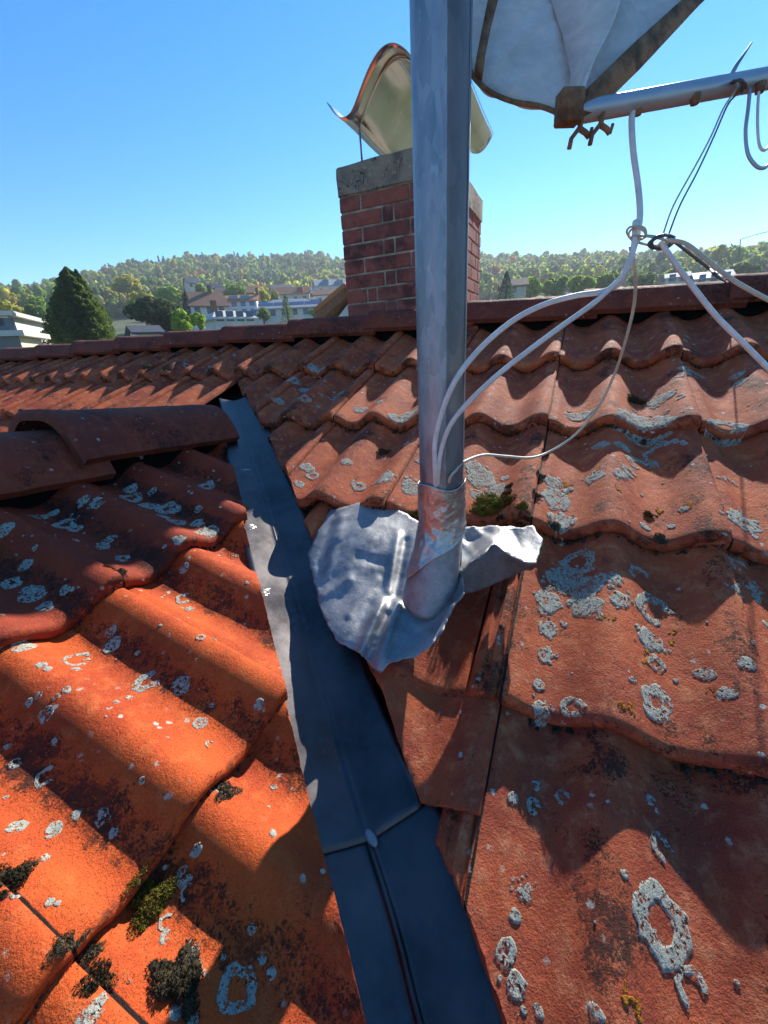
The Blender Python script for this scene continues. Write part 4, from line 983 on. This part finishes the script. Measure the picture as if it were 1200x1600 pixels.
# ------------------------------------------------------------------ far ground and wooded hills
SKY = [(0, 462), (60, 455), (120, 437), (200, 414), (270, 407), (340, 401), (400, 406), (440, 401), (490, 398), (530, 408), (640, 402), (760, 401), (850, 403), (940, 401), (1000, 405), (1100, 403), (1200, 400)]
def azel(u, v):
    d = ray(u, v); return math.atan2(d[0], d[1]), math.atan2(d[2], math.hypot(d[0], d[1]))
AE = [azel(*q) for q in SKY]; AZ = [a for a, _ in AE]; EL = [e for _, e in AE]
HR = 520.0
def ztop(az): return HR*math.tan(float(np.interp(az, AZ, EL)))-6.5
def ground_z(az, r):
    zt = ztop(az); k = zt/(HR*math.tan(math.radians(10.3)))
    base = np.interp(r, [0, 50, 80, 110, 150, 190, 230, 300, 400, 520, 700, 1500], [-9, -7, -2.2, 2.6, 8.5, 14.5, 20, 34, 60, 94.5, 96, 60])
    w = min(1, max(0, (r-100)/420)); z = base*(1-w)+base*k*w
    return z+1.5*noise.noise(Vector((az*14, r*.012, 0)))*min(1, r/120)
rs = [0.5, 12, 25, 40, 60, 80, 100, 120, 140, 160, 180, 200, 220, 250, 290, 330, 380, 430, 480, 520, 560, 640, 800, 1200]
azs = np.radians(np.concatenate([np.arange(-180, -80, 10), np.arange(-80, 35, 1.5), np.arange(35, 181, 10)]))
V = []
for r in rs:
    for a in azs:
        aa = min(max(a, AZ[0]-.15), AZ[-1]+.15); z = ground_z(aa, r) if -1.5 < a < .95 else -9
        V.append((r*math.sin(a)+CAM[0], r*math.cos(a)+CAM[1], z if r > 8 else -9))
n = len(azs); F = [(i*n+k, i*n+k+1, (i+1)*n+k+1, (i+1)*n+k) for i in range(len(rs)-1) for k in range(n-1)]
M['grass'] = mat_plain('meadow_and_soil', (.06, .08, .025), .95, .05, .5, .3, .5, .3)
gr = mk('ground', V, [f[::-1] for f in F], M['grass']); gr['kind'] = 'structure'
def mat_leaf(name, trans=.55):
    t = NT(name); at = t.n('ShaderNodeVertexColor', layer_name='tint').outputs['Color']
    t.l(at, t.bs.inputs['Base Color']); t.bs.inputs['Roughness'].default_value = .7; t.bs.inputs['Specular IOR Level'].default_value = .25
    tr = t.n('ShaderNodeBsdfTranslucent'); hs_ = t.n('ShaderNodeHueSaturation'); hs_.inputs['Value'].default_value = 2.1; hs_.inputs['Hue'].default_value = .485
    hs_.inputs['Saturation'].default_value = 1.05; t.l(at, hs_.inputs['Color']); t.l(hs_.outputs[0], tr.inputs[0]); mx = t.n('ShaderNodeMixShader'); mx.inputs[0].default_value = trans
    t.l(t.bs.outputs[0], mx.inputs[1]); t.l(tr.outputs[0], mx.inputs[2]); t.l(mx.outputs[0], t.out.inputs[0]); return t.m
M['leaf'] = mat_leaf('foliage'); M['bark'] = mat_plain('bark', (.09, .065, .045), .95, 8, .4, .8, 20, .02)
def set_tint(o, cols):     # one colour per face, 4-corner or 3-corner faces
    me = o.data; ca = me.color_attributes.new('tint', 'FLOAT_COLOR', 'CORNER'); nl = len(me.loops)//len(cols)
    c = np.repeat(np.hstack([cols, np.ones((len(cols), 1))]), nl, axis=0); ca.data.foreach_set('color', c.reshape(-1).astype(np.float32))
def quads(cen, size, nrm=None):
    n = len(cen); a = rng.normal(size=(n, 3))
    if nrm is not None:
        N_ = nrm+rng.normal(0, .45, (n, 3)); N_ /= np.linalg.norm(N_, axis=1, keepdims=True); a = np.cross(N_, a); a /= np.linalg.norm(a, axis=1, keepdims=True); b = np.cross(N_, a); sz = (size*rng.uniform(.5, 1.3, n))[:, None]; a = a*sz; b = b*sz*.7
        return np.stack([cen-a, cen-b*.9, cen+a, cen+b], 1)
    a /= np.linalg.norm(a, axis=1, keepdims=True); b = rng.normal(size=(n, 3)); b -= a*np.sum(a*b, 1, keepdims=True); b /= np.linalg.norm(b, axis=1, keepdims=True)
    sz = (size*rng.uniform(.5, 1.3, n))[:, None]; a = a*sz; b = b*sz*.7
    return np.stack([cen-a, cen-b*.9, cen+a, cen+b], 1)
def crown_round(n, blobs=9, rad=1.0, h=1.0, leaf=.16):
    cs = []
    for i in range(blobs):
        d = rng.normal(size=3); d /= np.linalg.norm(d); d[2] = d[2]*.75+.05; c = d*np.array([rad*.62, rad*.62, h*.62]); r = rng.uniform(.28, .52)*rad
        m = int(n/blobs); q = rng.normal(size=(m, 3)); q /= np.linalg.norm(q, axis=1, keepdims=True); q *= (rng.uniform(.55, 1.0, (m, 1))**.5)*r*np.array([1, 1, .85]); cs.append(c+q)
    c = np.concatenate(cs); Q = [quads(c, leaf*rad, np.concatenate([(q0-q0.mean(0))/np.abs(q0-q0.mean(0)).max()+np.array([0, 0, .35]) for q0 in cs]))]
    for q0 in cs:                     # leafy mass behind the outer leaves
        m0, r0 = q0.mean(0), np.abs(q0-q0.mean(0)).max()*.78; A_, B_ = 9, 6; g = np.zeros((A_, B_+1, 3))
        for i in range(A_):
            for k in range(B_+1):
                t1, t2 = 2*math.pi*i/A_, math.pi*k/B_; g[i, k] = m0+r0*(1+.16*math.sin(t1*3+k*2.3+m0[0]*9))*np.array([math.cos(t1)*math.sin(t2), math.sin(t1)*math.sin(t2), math.cos(t2)*.9])
        g2 = np.roll(g, -1, 0); Q.append(np.stack([g[:, :-1], g[:, 1:], g2[:, 1:], g2[:, :-1]], 2).reshape(-1, 4, 3))
    return np.concatenate(Q)
def crown_cone(n, rad=.35, h=2.0, leaf=.1, tiers=14, pw=.9):
    z = rng.uniform(0, 1, n)**1.25; t = np.floor(z*tiers)/tiers; fr = (z*tiers)%1
    R = rad*(1-z)**pw*(1.15-.45*fr)+.02; a = rng.uniform(0, 6.283, n); lob = 1+.22*np.sin(a*5+np.floor(z*tiers)*2.1)
    r = R*lob*rng.uniform(.45, 1, n)**.5; c = np.stack([r*np.cos(a), r*np.sin(a), z*h-.12*r], 1); return quads(c, leaf)
PAL = {'green': (.14, .22, .03), 'yellow': (.28, .28, .035), 'dark': (.035, .065, .02), 'mid': (.095, .165, .035), 'olive': (.19, .215, .045), 'rust': (.22, .12, .04), 'bright': (.18, .28, .03), 'pine': (.022, .042, .022), 'cypress': (.055, .09, .022)}
def tints(n, base, var=.3):
    b = np.array(base)[None]*np.exp(rng.normal(0, var, (n, 1))); return np.clip(b*(1+rng.normal(0, .08, (n, 3))), .004, .6)
TEMP = [crown_round(150, 6, 1, 1, .15) for _ in range(7)]; CONE = [crown_cone(190, .33, 2.2, .13) for _ in range(3)]
parts_, cols_ = [], []
def plant_far(x, y, z, R, H, base, cone=False):
    t = CONE[rng.integers(3)] if cone else TEMP[rng.integers(7)]; a = rng.uniform(0, 6.28); c, s_ = math.cos(a), math.sin(a)
    q = t.reshape(-1, 3)@np.array([[c, s_, 0], [-s_, c, 0], [0, 0, 1]]); q = q*np.array([R, R, H if not cone else R])+np.array([x, y, z+(H*.9 if not cone else 0)])
    parts_.append(q.reshape(-1, 4, 3)); cols_.append(tints(len(t), np.array(base)*math.exp(rng.normal(0, .18)), .12))
for r in np.concatenate([np.arange(232, 300, 7.5), np.arange(300, 545, 8.5)]):
    st = (7.2 if r < 300 else 8.2)/r; a = AZ[0]-.12+rng.uniform(0, st)
    while a < AZ[-1]+.42:
        aa = a+rng.normal(0, st*.25); r2 = r+rng.normal(0, 2.5); x, y = CAM[0]+r2*math.sin(aa), CAM[1]+r2*math.cos(aa); z = ground_z(min(max(aa, AZ[0]-.15), AZ[-1]+.15), r2)
        w = noise.noise(Vector((x*.018, y*.018, 0))); w2 = rng.uniform()+.45*w
        nm = 'mid' if w2 < .3 else 'green' if w2 < .55 else 'olive' if w2 < .78 else 'yellow' if w2 < .93 else 'rust' if w2 < .97 else 'dark'
        top = r > 480 and noise.noise(Vector((aa*30, 5, 0))) > .12 and aa < -.5
        if top and rng.uniform() < .4: plant_far(x, y, z, rng.uniform(4.6, 6.2), 1, PAL['pine'], True)
        else: R = rng.uniform(3.6, 5.9); plant_far(x, y, z, R, R*rng.uniform(.95, 1.5), PAL[nm])
        a += st
o = big('wooded_hillside', np.concatenate(parts_), 4, M['leaf']); set_tint(o, np.concatenate(cols_)); tag(o, 'far wood of mixed green and yellow trees covering the hillside', 'wood', kind='stuff')
# ------------------------------------------------------------------ single trees in the town
def base_at(u, v, r):
    d = ray(u, v); h = math.hypot(d[0], d[1]); return CAM+d*(r/h)
def tree(name, u, vtop, vbot, wpx, r, pal, label, kind='round', n=5000, group='trees in the town below'):
    top, bot = base_at(u, vtop, r), base_at(u, vbot, r); H = top[2]-bot[2]; Wd = wpx/FOC*float((top-CAM)@fw); gz = bot[2]-2.5
    root = empty(name, (bot[0], bot[1], gz), label, 'tree', group)
    if kind == 'cone': q = crown_cone(n, Wd/2, H*1.12, H*.028, 16, .75).reshape(-1, 3)+np.array([bot[0], bot[1], bot[2]-H*.1])
    elif kind == 'thuja':
        Q = []
        for (ox, oy, hh, ww) in [(0, 0, 1, .62), (-.16, .02, .93, .4), (.16, -.04, .86, .42), (-.27, -.1, .72, .36), (.29, .0, .62, .36), (.05, -.28, .7, .4), (-.1, .28, .75, .4), (.36, -.1, .42, .26), (-.36, .05, .48, .28), (.2, -.3, .5, .3), (-.22, -.3, .52, .3), (.1, .1, .97, .3)]:
            m = int(n*hh*ww*.42); z = rng.uniform(0, 1, m); a = rng.uniform(0, 6.283, m)
            rr_ = Wd/2*ww*np.interp(z, [0, .3, .6, .85, 1], [1, 1.0, .78, .4, .03])*(1+.2*np.sin(a*4+z*11+ox*20)+.12*np.sin(z*60+a*2))*rng.uniform(.6, 1, m)**.5
            Q.append(quads(np.stack([rr_*np.cos(a)+ox*Wd*(1-.25*z), rr_*np.sin(a)+oy*Wd*(1-.25*z), z*H*hh], 1), H*.017))
        q = np.concatenate(Q).reshape(-1, 3)+np.array([bot[0], bot[1], bot[2]])
    else: q = crown_round(n, 16, 1, 1, .06 if n > 3000 else .10).reshape(-1, 3)*np.array([Wd/2*1.0, Wd/2*1.0, H*.66])+np.array([bot[0], bot[1], bot[2]+H*.40])
    q = q.reshape(-1, 4, 3); o = big('crown', q, 4, M['leaf'], root); set_tint(o, tints(len(q), PAL[pal], .2))
    b = MB(); b.tube([(bot[0], bot[1], gz-2), (bot[0]+.1, bot[1], bot[2]+H*.3), (bot[0], bot[1]+.1, bot[2]+H*.75)], [Wd*.05+.08, Wd*.035+.05, .03], 8)
    for k_ in range(5):
        a = k_*1.3; z0 = bot[2]+H*(.25+.1*k_); b.tube([(bot[0], bot[1], z0), (bot[0]+math.cos(a)*Wd*.28, bot[1]+math.sin(a)*Wd*.28, z0+H*.13)], [Wd*.02+.03, .02], 5)
    b.build('trunk', M['bark'], root)
tree('conifer_tree', 138, 419, 535, 112, 42, 'cypress', 'tall broad dark green conifer rising behind the far left end of the ridge', 'thuja', 34000)
tree('conifer_tree', 248, 464, 522, 112, 62, 'dark', 'wide dark spreading tree right of the tall broad conifer', 'round', 9000)
tree('tree', 288, 482, 520, 34, 58, 'bright', 'bright green bushy tree at the right end of the wide dark tree', 'round', 2600)
tree('tree', 312, 484, 512, 26, 56, 'bright', 'small bright green shrub-like tree just before the first white houses', 'round', 2000)
tree('conifer_tree', 296, 455, 492, 20, 105, 'pine', 'narrow dark conifer above the bright bushy tree', 'cone', 2500)
tree('conifer_tree', 450, 462, 500, 27, 92, 'cypress', 'loose grey-green pine standing before the wide grey solar roof', 'cone', 1500)
tree('tree', 411, 447, 478, 24, 150, 'yellow', 'yellow autumn tree between the small houses', 'round', 2000)
tree('tree', 432, 452, 478, 16, 155, 'olive', 'olive round tree right of the yellow autumn tree', 'round', 1200)
tree('tree', 370, 438, 474, 42, 170, 'green', 'large round light green tree above the blue dormer house', 'round', 3600)
tree('tree', 322, 440, 478, 34, 165, 'green', 'round green tree above the brown roofed house', 'round', 2600)
tree('tree', 268, 444, 475, 44, 160, 'bright', 'pale bright green tree behind the wide dark tree', 'round', 3000)
tree('tree', 225, 452, 485, 40, 150, 'yellow', 'yellow-green tree just right of the tall broad conifer', 'round', 2600)
tree('tree', 200, 428, 456, 44, 210, 'yellow', 'yellowing round tree high on the slope right of the tall conifer top', 'round', 2600)
tree('tree', 22, 470, 512, 62, 120, 'yellow', 'yellow-green tree above the flat white building', 'round', 3600)
tree('tree', 72, 463, 515, 46, 110, 'mid', 'blue-green tree left of the tall broad conifer', 'round', 3000)
tree('tree', 60, 462, 478, 26, 135, 'bright', 'small bright yellow-green tree top at far left', 'round', 1500)
tree('tree', 40, 496, 514, 24, 90, 'rust', 'small orange-brown tree right above the flat white building', 'round', 1300)
tree('tree', 72, 508, 530, 22, 66, 'bright', 'small bright bush between the flat building and the tall conifer', 'round', 1300)
tree('tree', 412, 478, 502, 22, 98, 'green', 'green tree between the orange roofed house and the wide grey roof', 'round', 1500)
tree('tree', 342, 484, 506, 24, 84, 'mid', 'dark green tree left of the low pale bungalow', 'round', 1500)
tree('tree', 350, 486, 500, 14, 95, 'green', 'little green tree beside the brown roofed house', 'round', 800)
tree('tree', 492, 480, 496, 22, 100, 'bright', 'light green tree at the right end of the wide grey roof', 'round', 1200)
tree('tree', 366, 492, 504, 26, 76, 'green', 'low green bush in front of the low white roofed house', 'round', 1300)
tree('conifer_tree', 790, 425, 462, 30, 90, 'pine', 'dark conifer behind the ridge right of the chimney', 'cone', 3000)
for (u, vt, vb, w, r, pal, lab) in [(828, 428, 462, 42, 120, 'bright', 'bright green tree right of the dark conifer behind the ridge'), (866, 424, 460, 46, 125, 'green', 'green tree behind the ridge, left of the ridge step'), (905, 424, 456, 44, 118, 'bright', 'bright light green tree behind the ridge left of the thick cables'),
        (948, 420, 452, 46, 130, 'green', 'green tree behind the ridge just left of the cable knot'), (1000, 422, 450, 44, 125, 'mid', 'blue-green tree right behind the hanging cables'), (1055, 414, 446, 40, 140, 'green', 'green tree left of the blue-grey roofs'), (1155, 408, 436, 50, 150, 'mid', 'bluish green tree above the right end of the ridge')]:
    tree('tree', u, vt, vb, w, r, pal, lab, 'round', 2600)
# ------------------------------------------------------------------ houses
def hm(name, c, rough=.8): M[name] = mat_plain(name, c, rough, .6, .08, .15, 3, .02); return M[name]
hm('render_white', (.62, .60, .56)); hm('render_cream', (.55, .48, .36)); hm('roof_brown', (.20, .10, .06)); hm('roof_orange', (.40, .16, .07)); hm('roof_grey', (.27, .28, .30)); hm('roof_pale', (.52, .50, .46)); hm('roof_dark', (.05, .06, .08)); hm('solar_blue', (.03, .05, .11), .25); hm('red_paint', (.30, .05, .04)); hm('roof_blue', (.13, .22, .30), .4)
hm('window_glass', (.05, .08, .12), .15); hm('blue_shutter', (.10, .22, .42))
def house(u, vb, r, w, d, hw, hr, yaw, wall, roof, label, wins=4, floors=2, chimney=None, dormer=None, solar=False, hip=False, win_m='window_glass', cat='house'):
    p = base_at(u, vb, r); a = math.atan2(p[0]-CAM[0], p[1]-CAM[1]); Mx = Matrix.Translation(Vector(tuple(p))) @ Matrix.Rotation(-a+math.radians(yaw), 4, 'Z')
    root = empty('house', tuple(p-np.array([0, 0, 3])), label, cat, 'houses in the town below')
    b = MB(); b.box((-w/2, -d/2, -4), (w/2, d/2, hw), Mx)
    if not hip and hr > 0: b.add([tuple(Mx @ Vector(q)) for q in ((-w/2, -d/2, hw), (-w/2, d/2, hw), (-w/2, 0, hw+hr-.15), (w/2, -d/2, hw), (w/2, d/2, hw), (w/2, 0, hw+hr-.15))], [(0, 1, 2), (4, 3, 5)])
    b.build('wall', M[wall], root, False)
    e = .45; b = MB(); rx = 0 if not hip else w*.28; t_ = .22
    if hr > 0:
        top = [(-w/2-e, -d/2-e, hw-.15), (w/2+e, -d/2-e, hw-.15), (w/2+e, d/2+e, hw-.15), (-w/2-e, d/2+e, hw-.15), (-w/2-e+rx, 0, hw+hr), (w/2+e-rx, 0, hw+hr)]
        Vv = [tuple(Mx @ Vector(q)) for q in top]+[tuple(Mx @ (Vector(q)-Vector((0, 0, t_)))) for q in top]
        b.add(Vv, [(0, 1, 5, 4), (2, 3, 4, 5), (3, 0, 4), (1, 2, 5), (7, 6, 10, 11), (9, 8, 11, 10), (0, 6, 7, 1), (2, 8, 9, 3), (1, 7, 8, 2), (3, 9, 6, 0)] if hip else [(0, 1, 5, 4), (2, 3, 4, 5), (7, 6, 10, 11), (9, 8, 11, 10), (0, 6, 7, 1), (2, 8, 9, 3), (0, 4, 10, 6), (4, 3, 9, 10), (1, 7, 11, 5), (5, 11, 8, 2)])
    else: b.box((-w/2-e, -d/2-e, hw), (w/2+e, d/2+e, hw+.3), Mx)
    rf = b.build('roof', M[roof], root, False)
    for f in range(floors):
        for k_ in range(wins):
            x = -w/2+w*(k_+.5)/wins; z = hw*(f+.35)/floors; b = MB(); b.box((x-.55, -d/2-.06, z), (x+.55, -d/2+.02, z+1.35), Mx); b.build('window', M[win_m], root, False)
    if chimney is not None:
        b = MB(); b.box((chimney-.35, -.35, hw+hr*.4), (chimney+.35, .35, hw+hr+1.3), Mx); b.build('chimney', M['roof_brown'], rf, False)
    if dormer:
        for x in dormer[0]:
            b = MB(); b.box((x-1.0, -d/2+.4, hw+.3), (x+1.0, -d*.1, hw+hr*.72), Mx); b.build('dormer', M[dormer[1]], rf, False)
    if solar:
        s_ = hr/(d/2+e)
        for x in np.linspace(-w*.36, w*.36, 4):
            y0, y1 = -d/2+.9, -.6; b = MB(); z0 = hw-.15+(y0+d/2+e)*s_+.1; z1 = hw-.15+(y1+d/2+e)*s_+.1
            b.add([tuple(Mx @ Vector(q)) for q in ((x-1.6, y0, z0), (x+1.6, y0, z0), (x+1.6, y1, z1), (x-1.6, y1, z1), (x-1.6, y0, z0-.09), (x+1.6, y0, z0-.09), (x+1.6, y1, z1-.09), (x-1.6, y1, z1-.09))], [(0, 1, 2, 3), (0, 4, 5, 1), (1, 5, 6, 2), (2, 6, 7, 3), (3, 7, 4, 0)]); b.build('solar_panel', M['solar_blue'], rf, False)
house(325, 500, 108, 7.5, 7, 2.6, 3.0, 12, 'render_white', 'roof_brown', 'white house under a brown gabled roof with a tall chimney, left of the others', 3, 1, 1.5)
house(380, 500, 112, 8.0, 6, 3.9, 1.4, -8, 'render_white', 'roof_orange', 'white house with blue windows, orange roof and small blue dormer', 4, 2, 4.2, ([-1, 1.6], 'roof_blue'), win_m='blue_shutter')
house(358, 508, 72, 6.0, 6, .9, 1.1, 20, 'render_white', 'roof_pale', 'low white bungalow with a pale hipped roof, nearest of the white houses', 4, 1, -1.8, hip=True)
house(456, 501, 104, 14, 8, 2.4, 2.0, -4, 'render_white', 'roof_grey', 'long white house under a wide grey roof with solar panels', 6, 1, None, solar=True, hip=True)
house(458, 478, 170, 13, 8, 3.6, 2.6, -6, 'render_cream', 'roof_orange', 'cream house with orange roof and red dormer above the wide grey roof', 4, 1, None, ([3.5], 'red_paint'))
house(442, 474, 190, 8, 7, 5.2, 1.6, 5, 'render_white', 'roof_dark', 'small white house with dark blue roof at the left of the orange roof', 2, 2)
house(390, 474, 185, 7, 7, 3.4, 2.6, 10, 'red_paint', 'roof_brown', 'dark red house with brown roof beside the yellow autumn tree', 3, 1)
house(521, 484, 120, 8, 7, 3.4, 1.6, -10, 'render_white', 'roof_brown', 'white house with flat brown roof left of the chimney', 3, 1)
house(522, 466, 165, 13, 9, 3.6, 2.4, 8, 'render_white', 'roof_grey', 'white house with grey-blue roof touching the chimney at its left', 4, 1, dormer=([-3, 2], 'roof_blue'))
house(488, 472, 175, 7, 7, 3.4, 1.5, 0, 'render_white', 'roof_blue', 'pale house with light blue roof between orange and grey roofs', 3, 1)
house(336, 463, 200, 6, 6, 2.6, 2.2, 5, 'render_cream', 'roof_dark', 'small dark roofed house half hidden by trees on the slope', 2, 1)
house(302, 454, 215, 5, 6, 2.6, 2.4, 15, 'render_cream', 'roof_dark', 'tiny dark gabled house high among the slope trees', 2, 1)
house(360, 470, 195, 9, 6, 2.8, 2.0, -4, 'render_cream', 'roof_brown', 'brown roofed house half hidden behind the blue dormer house', 3, 1)
house(228, 528, 52, 2.2, 3, .6, .6, 12, 'render_white', 'roof_dark', 'dark blue roofed small building just behind the ridge before the wide dark tree', 0, 0)
house(6, 552, 46, 4.6, 8, 2.3, 0, -18, 'render_white', 'roof_pale', 'flat roofed white building at far left edge', 8, 1)
house(10, 562, 36, 3.2, 4, 1.2, 0, -18, 'render_cream', 'roof_pale', 'low cream annex in front of the flat white building', 3, 1)
house(1108, 446, 110, 5.5, 6, 1.2, 1.2, 10, 'render_white', 'roof_blue', 'bluish glass roofed house right of the cable knot behind the ridge', 3, 1)
house(1055, 446, 112, 3.6, 5, 1.4, .9, 4, 'render_white', 'roof_grey', 'pale grey roof just behind the ridge below the cable knot', 2, 1)
house(800, 466, 100, 5, 5, 2.2, 1.4, 4, 'render_cream', 'roof_brown', 'small brown roof behind the ridge right of the chimney', 1, 1)
# neighbouring gable close behind the ridge
hN = empty('neighbour_gable', tuple(P(545, 470, 9.0)-np.array([0, 0, 3])), 'white gable with a stained wooden verge board, peeking out left of the chimney', 'house')
p0, p1, p2 = P(502, 490, 9.0), P(548, 451, 9.4), P(600, 505, 9.8)
b = MB(); dd = np.array([0, 2.5, 0]); lw = [p0+np.array([.25, 0, -.25]), p1+np.array([0, 0, -.22]), p2, p2-np.array([0, 0, 6]), p0-np.array([-.25, 0, 6])]
b.add(lw+[q+dd for q in lw], [(4, 3, 2, 1, 0), (5, 6, 7, 8, 9), (0, 5, 9, 4), (2, 3, 8, 7)]); b.build('wall', M['render_white'], hN, False)
def verge(a, c, m, nm, w0, w1, off):
    b = MB(); f = np.array([0, off, 0]); up_ = np.array([0, 0, 1.]); b.add([a+f+up_*w0, c+f+up_*w0, c+f+up_*w1, a+f+up_*w1, a+f+dd*1.1+up_*w0, c+f+dd*1.1+up_*w0, c+f+dd*1.1+up_*w1, a+f+dd*1.1+up_*w1], [(0, 1, 2, 3), (7, 6, 5, 4), (0, 4, 5, 1), (3, 2, 6, 7), (0, 3, 7, 4), (1, 5, 6, 2)]); b.build(nm, M[m], hN, False)
verge(p0, p1, 'wood', 'verge_board', -.20, -.0, -.25); verge(p1, p2, 'wood', 'verge_board', -.20, 0, -.25)
verge(p0, p1, 'roof_orange', 'roof', .003, .09, -.30); verge(p1, p2, 'roof_orange', 'roof', .003, .09, -.30)
# ------------------------------------------------------------------ thin air haze
t = bpy.data.materials.new('haze_air'); t.use_nodes = True; t.node_tree.nodes.clear(); vo_ = t.node_tree.nodes.new('ShaderNodeVolumePrincipled'); ou = t.node_tree.nodes.new('ShaderNodeOutputMaterial')
vo_.inputs['Color'].default_value = (.75, .86, 1, 1); vo_.inputs['Density'].default_value = .00042; vo_.inputs['Anisotropy'].default_value = .3
t.node_tree.links.new(vo_.outputs[0], ou.inputs['Volume'])
hz = MB(); hz.box((-1300, -1300, -30), (1300, 1300, 125)); ho = hz.build('haze', t, None, False); ho['kind'] = 'stuff'; ho['label'] = 'thin bluish haze over the far hills'; ho['category'] = 'haze'
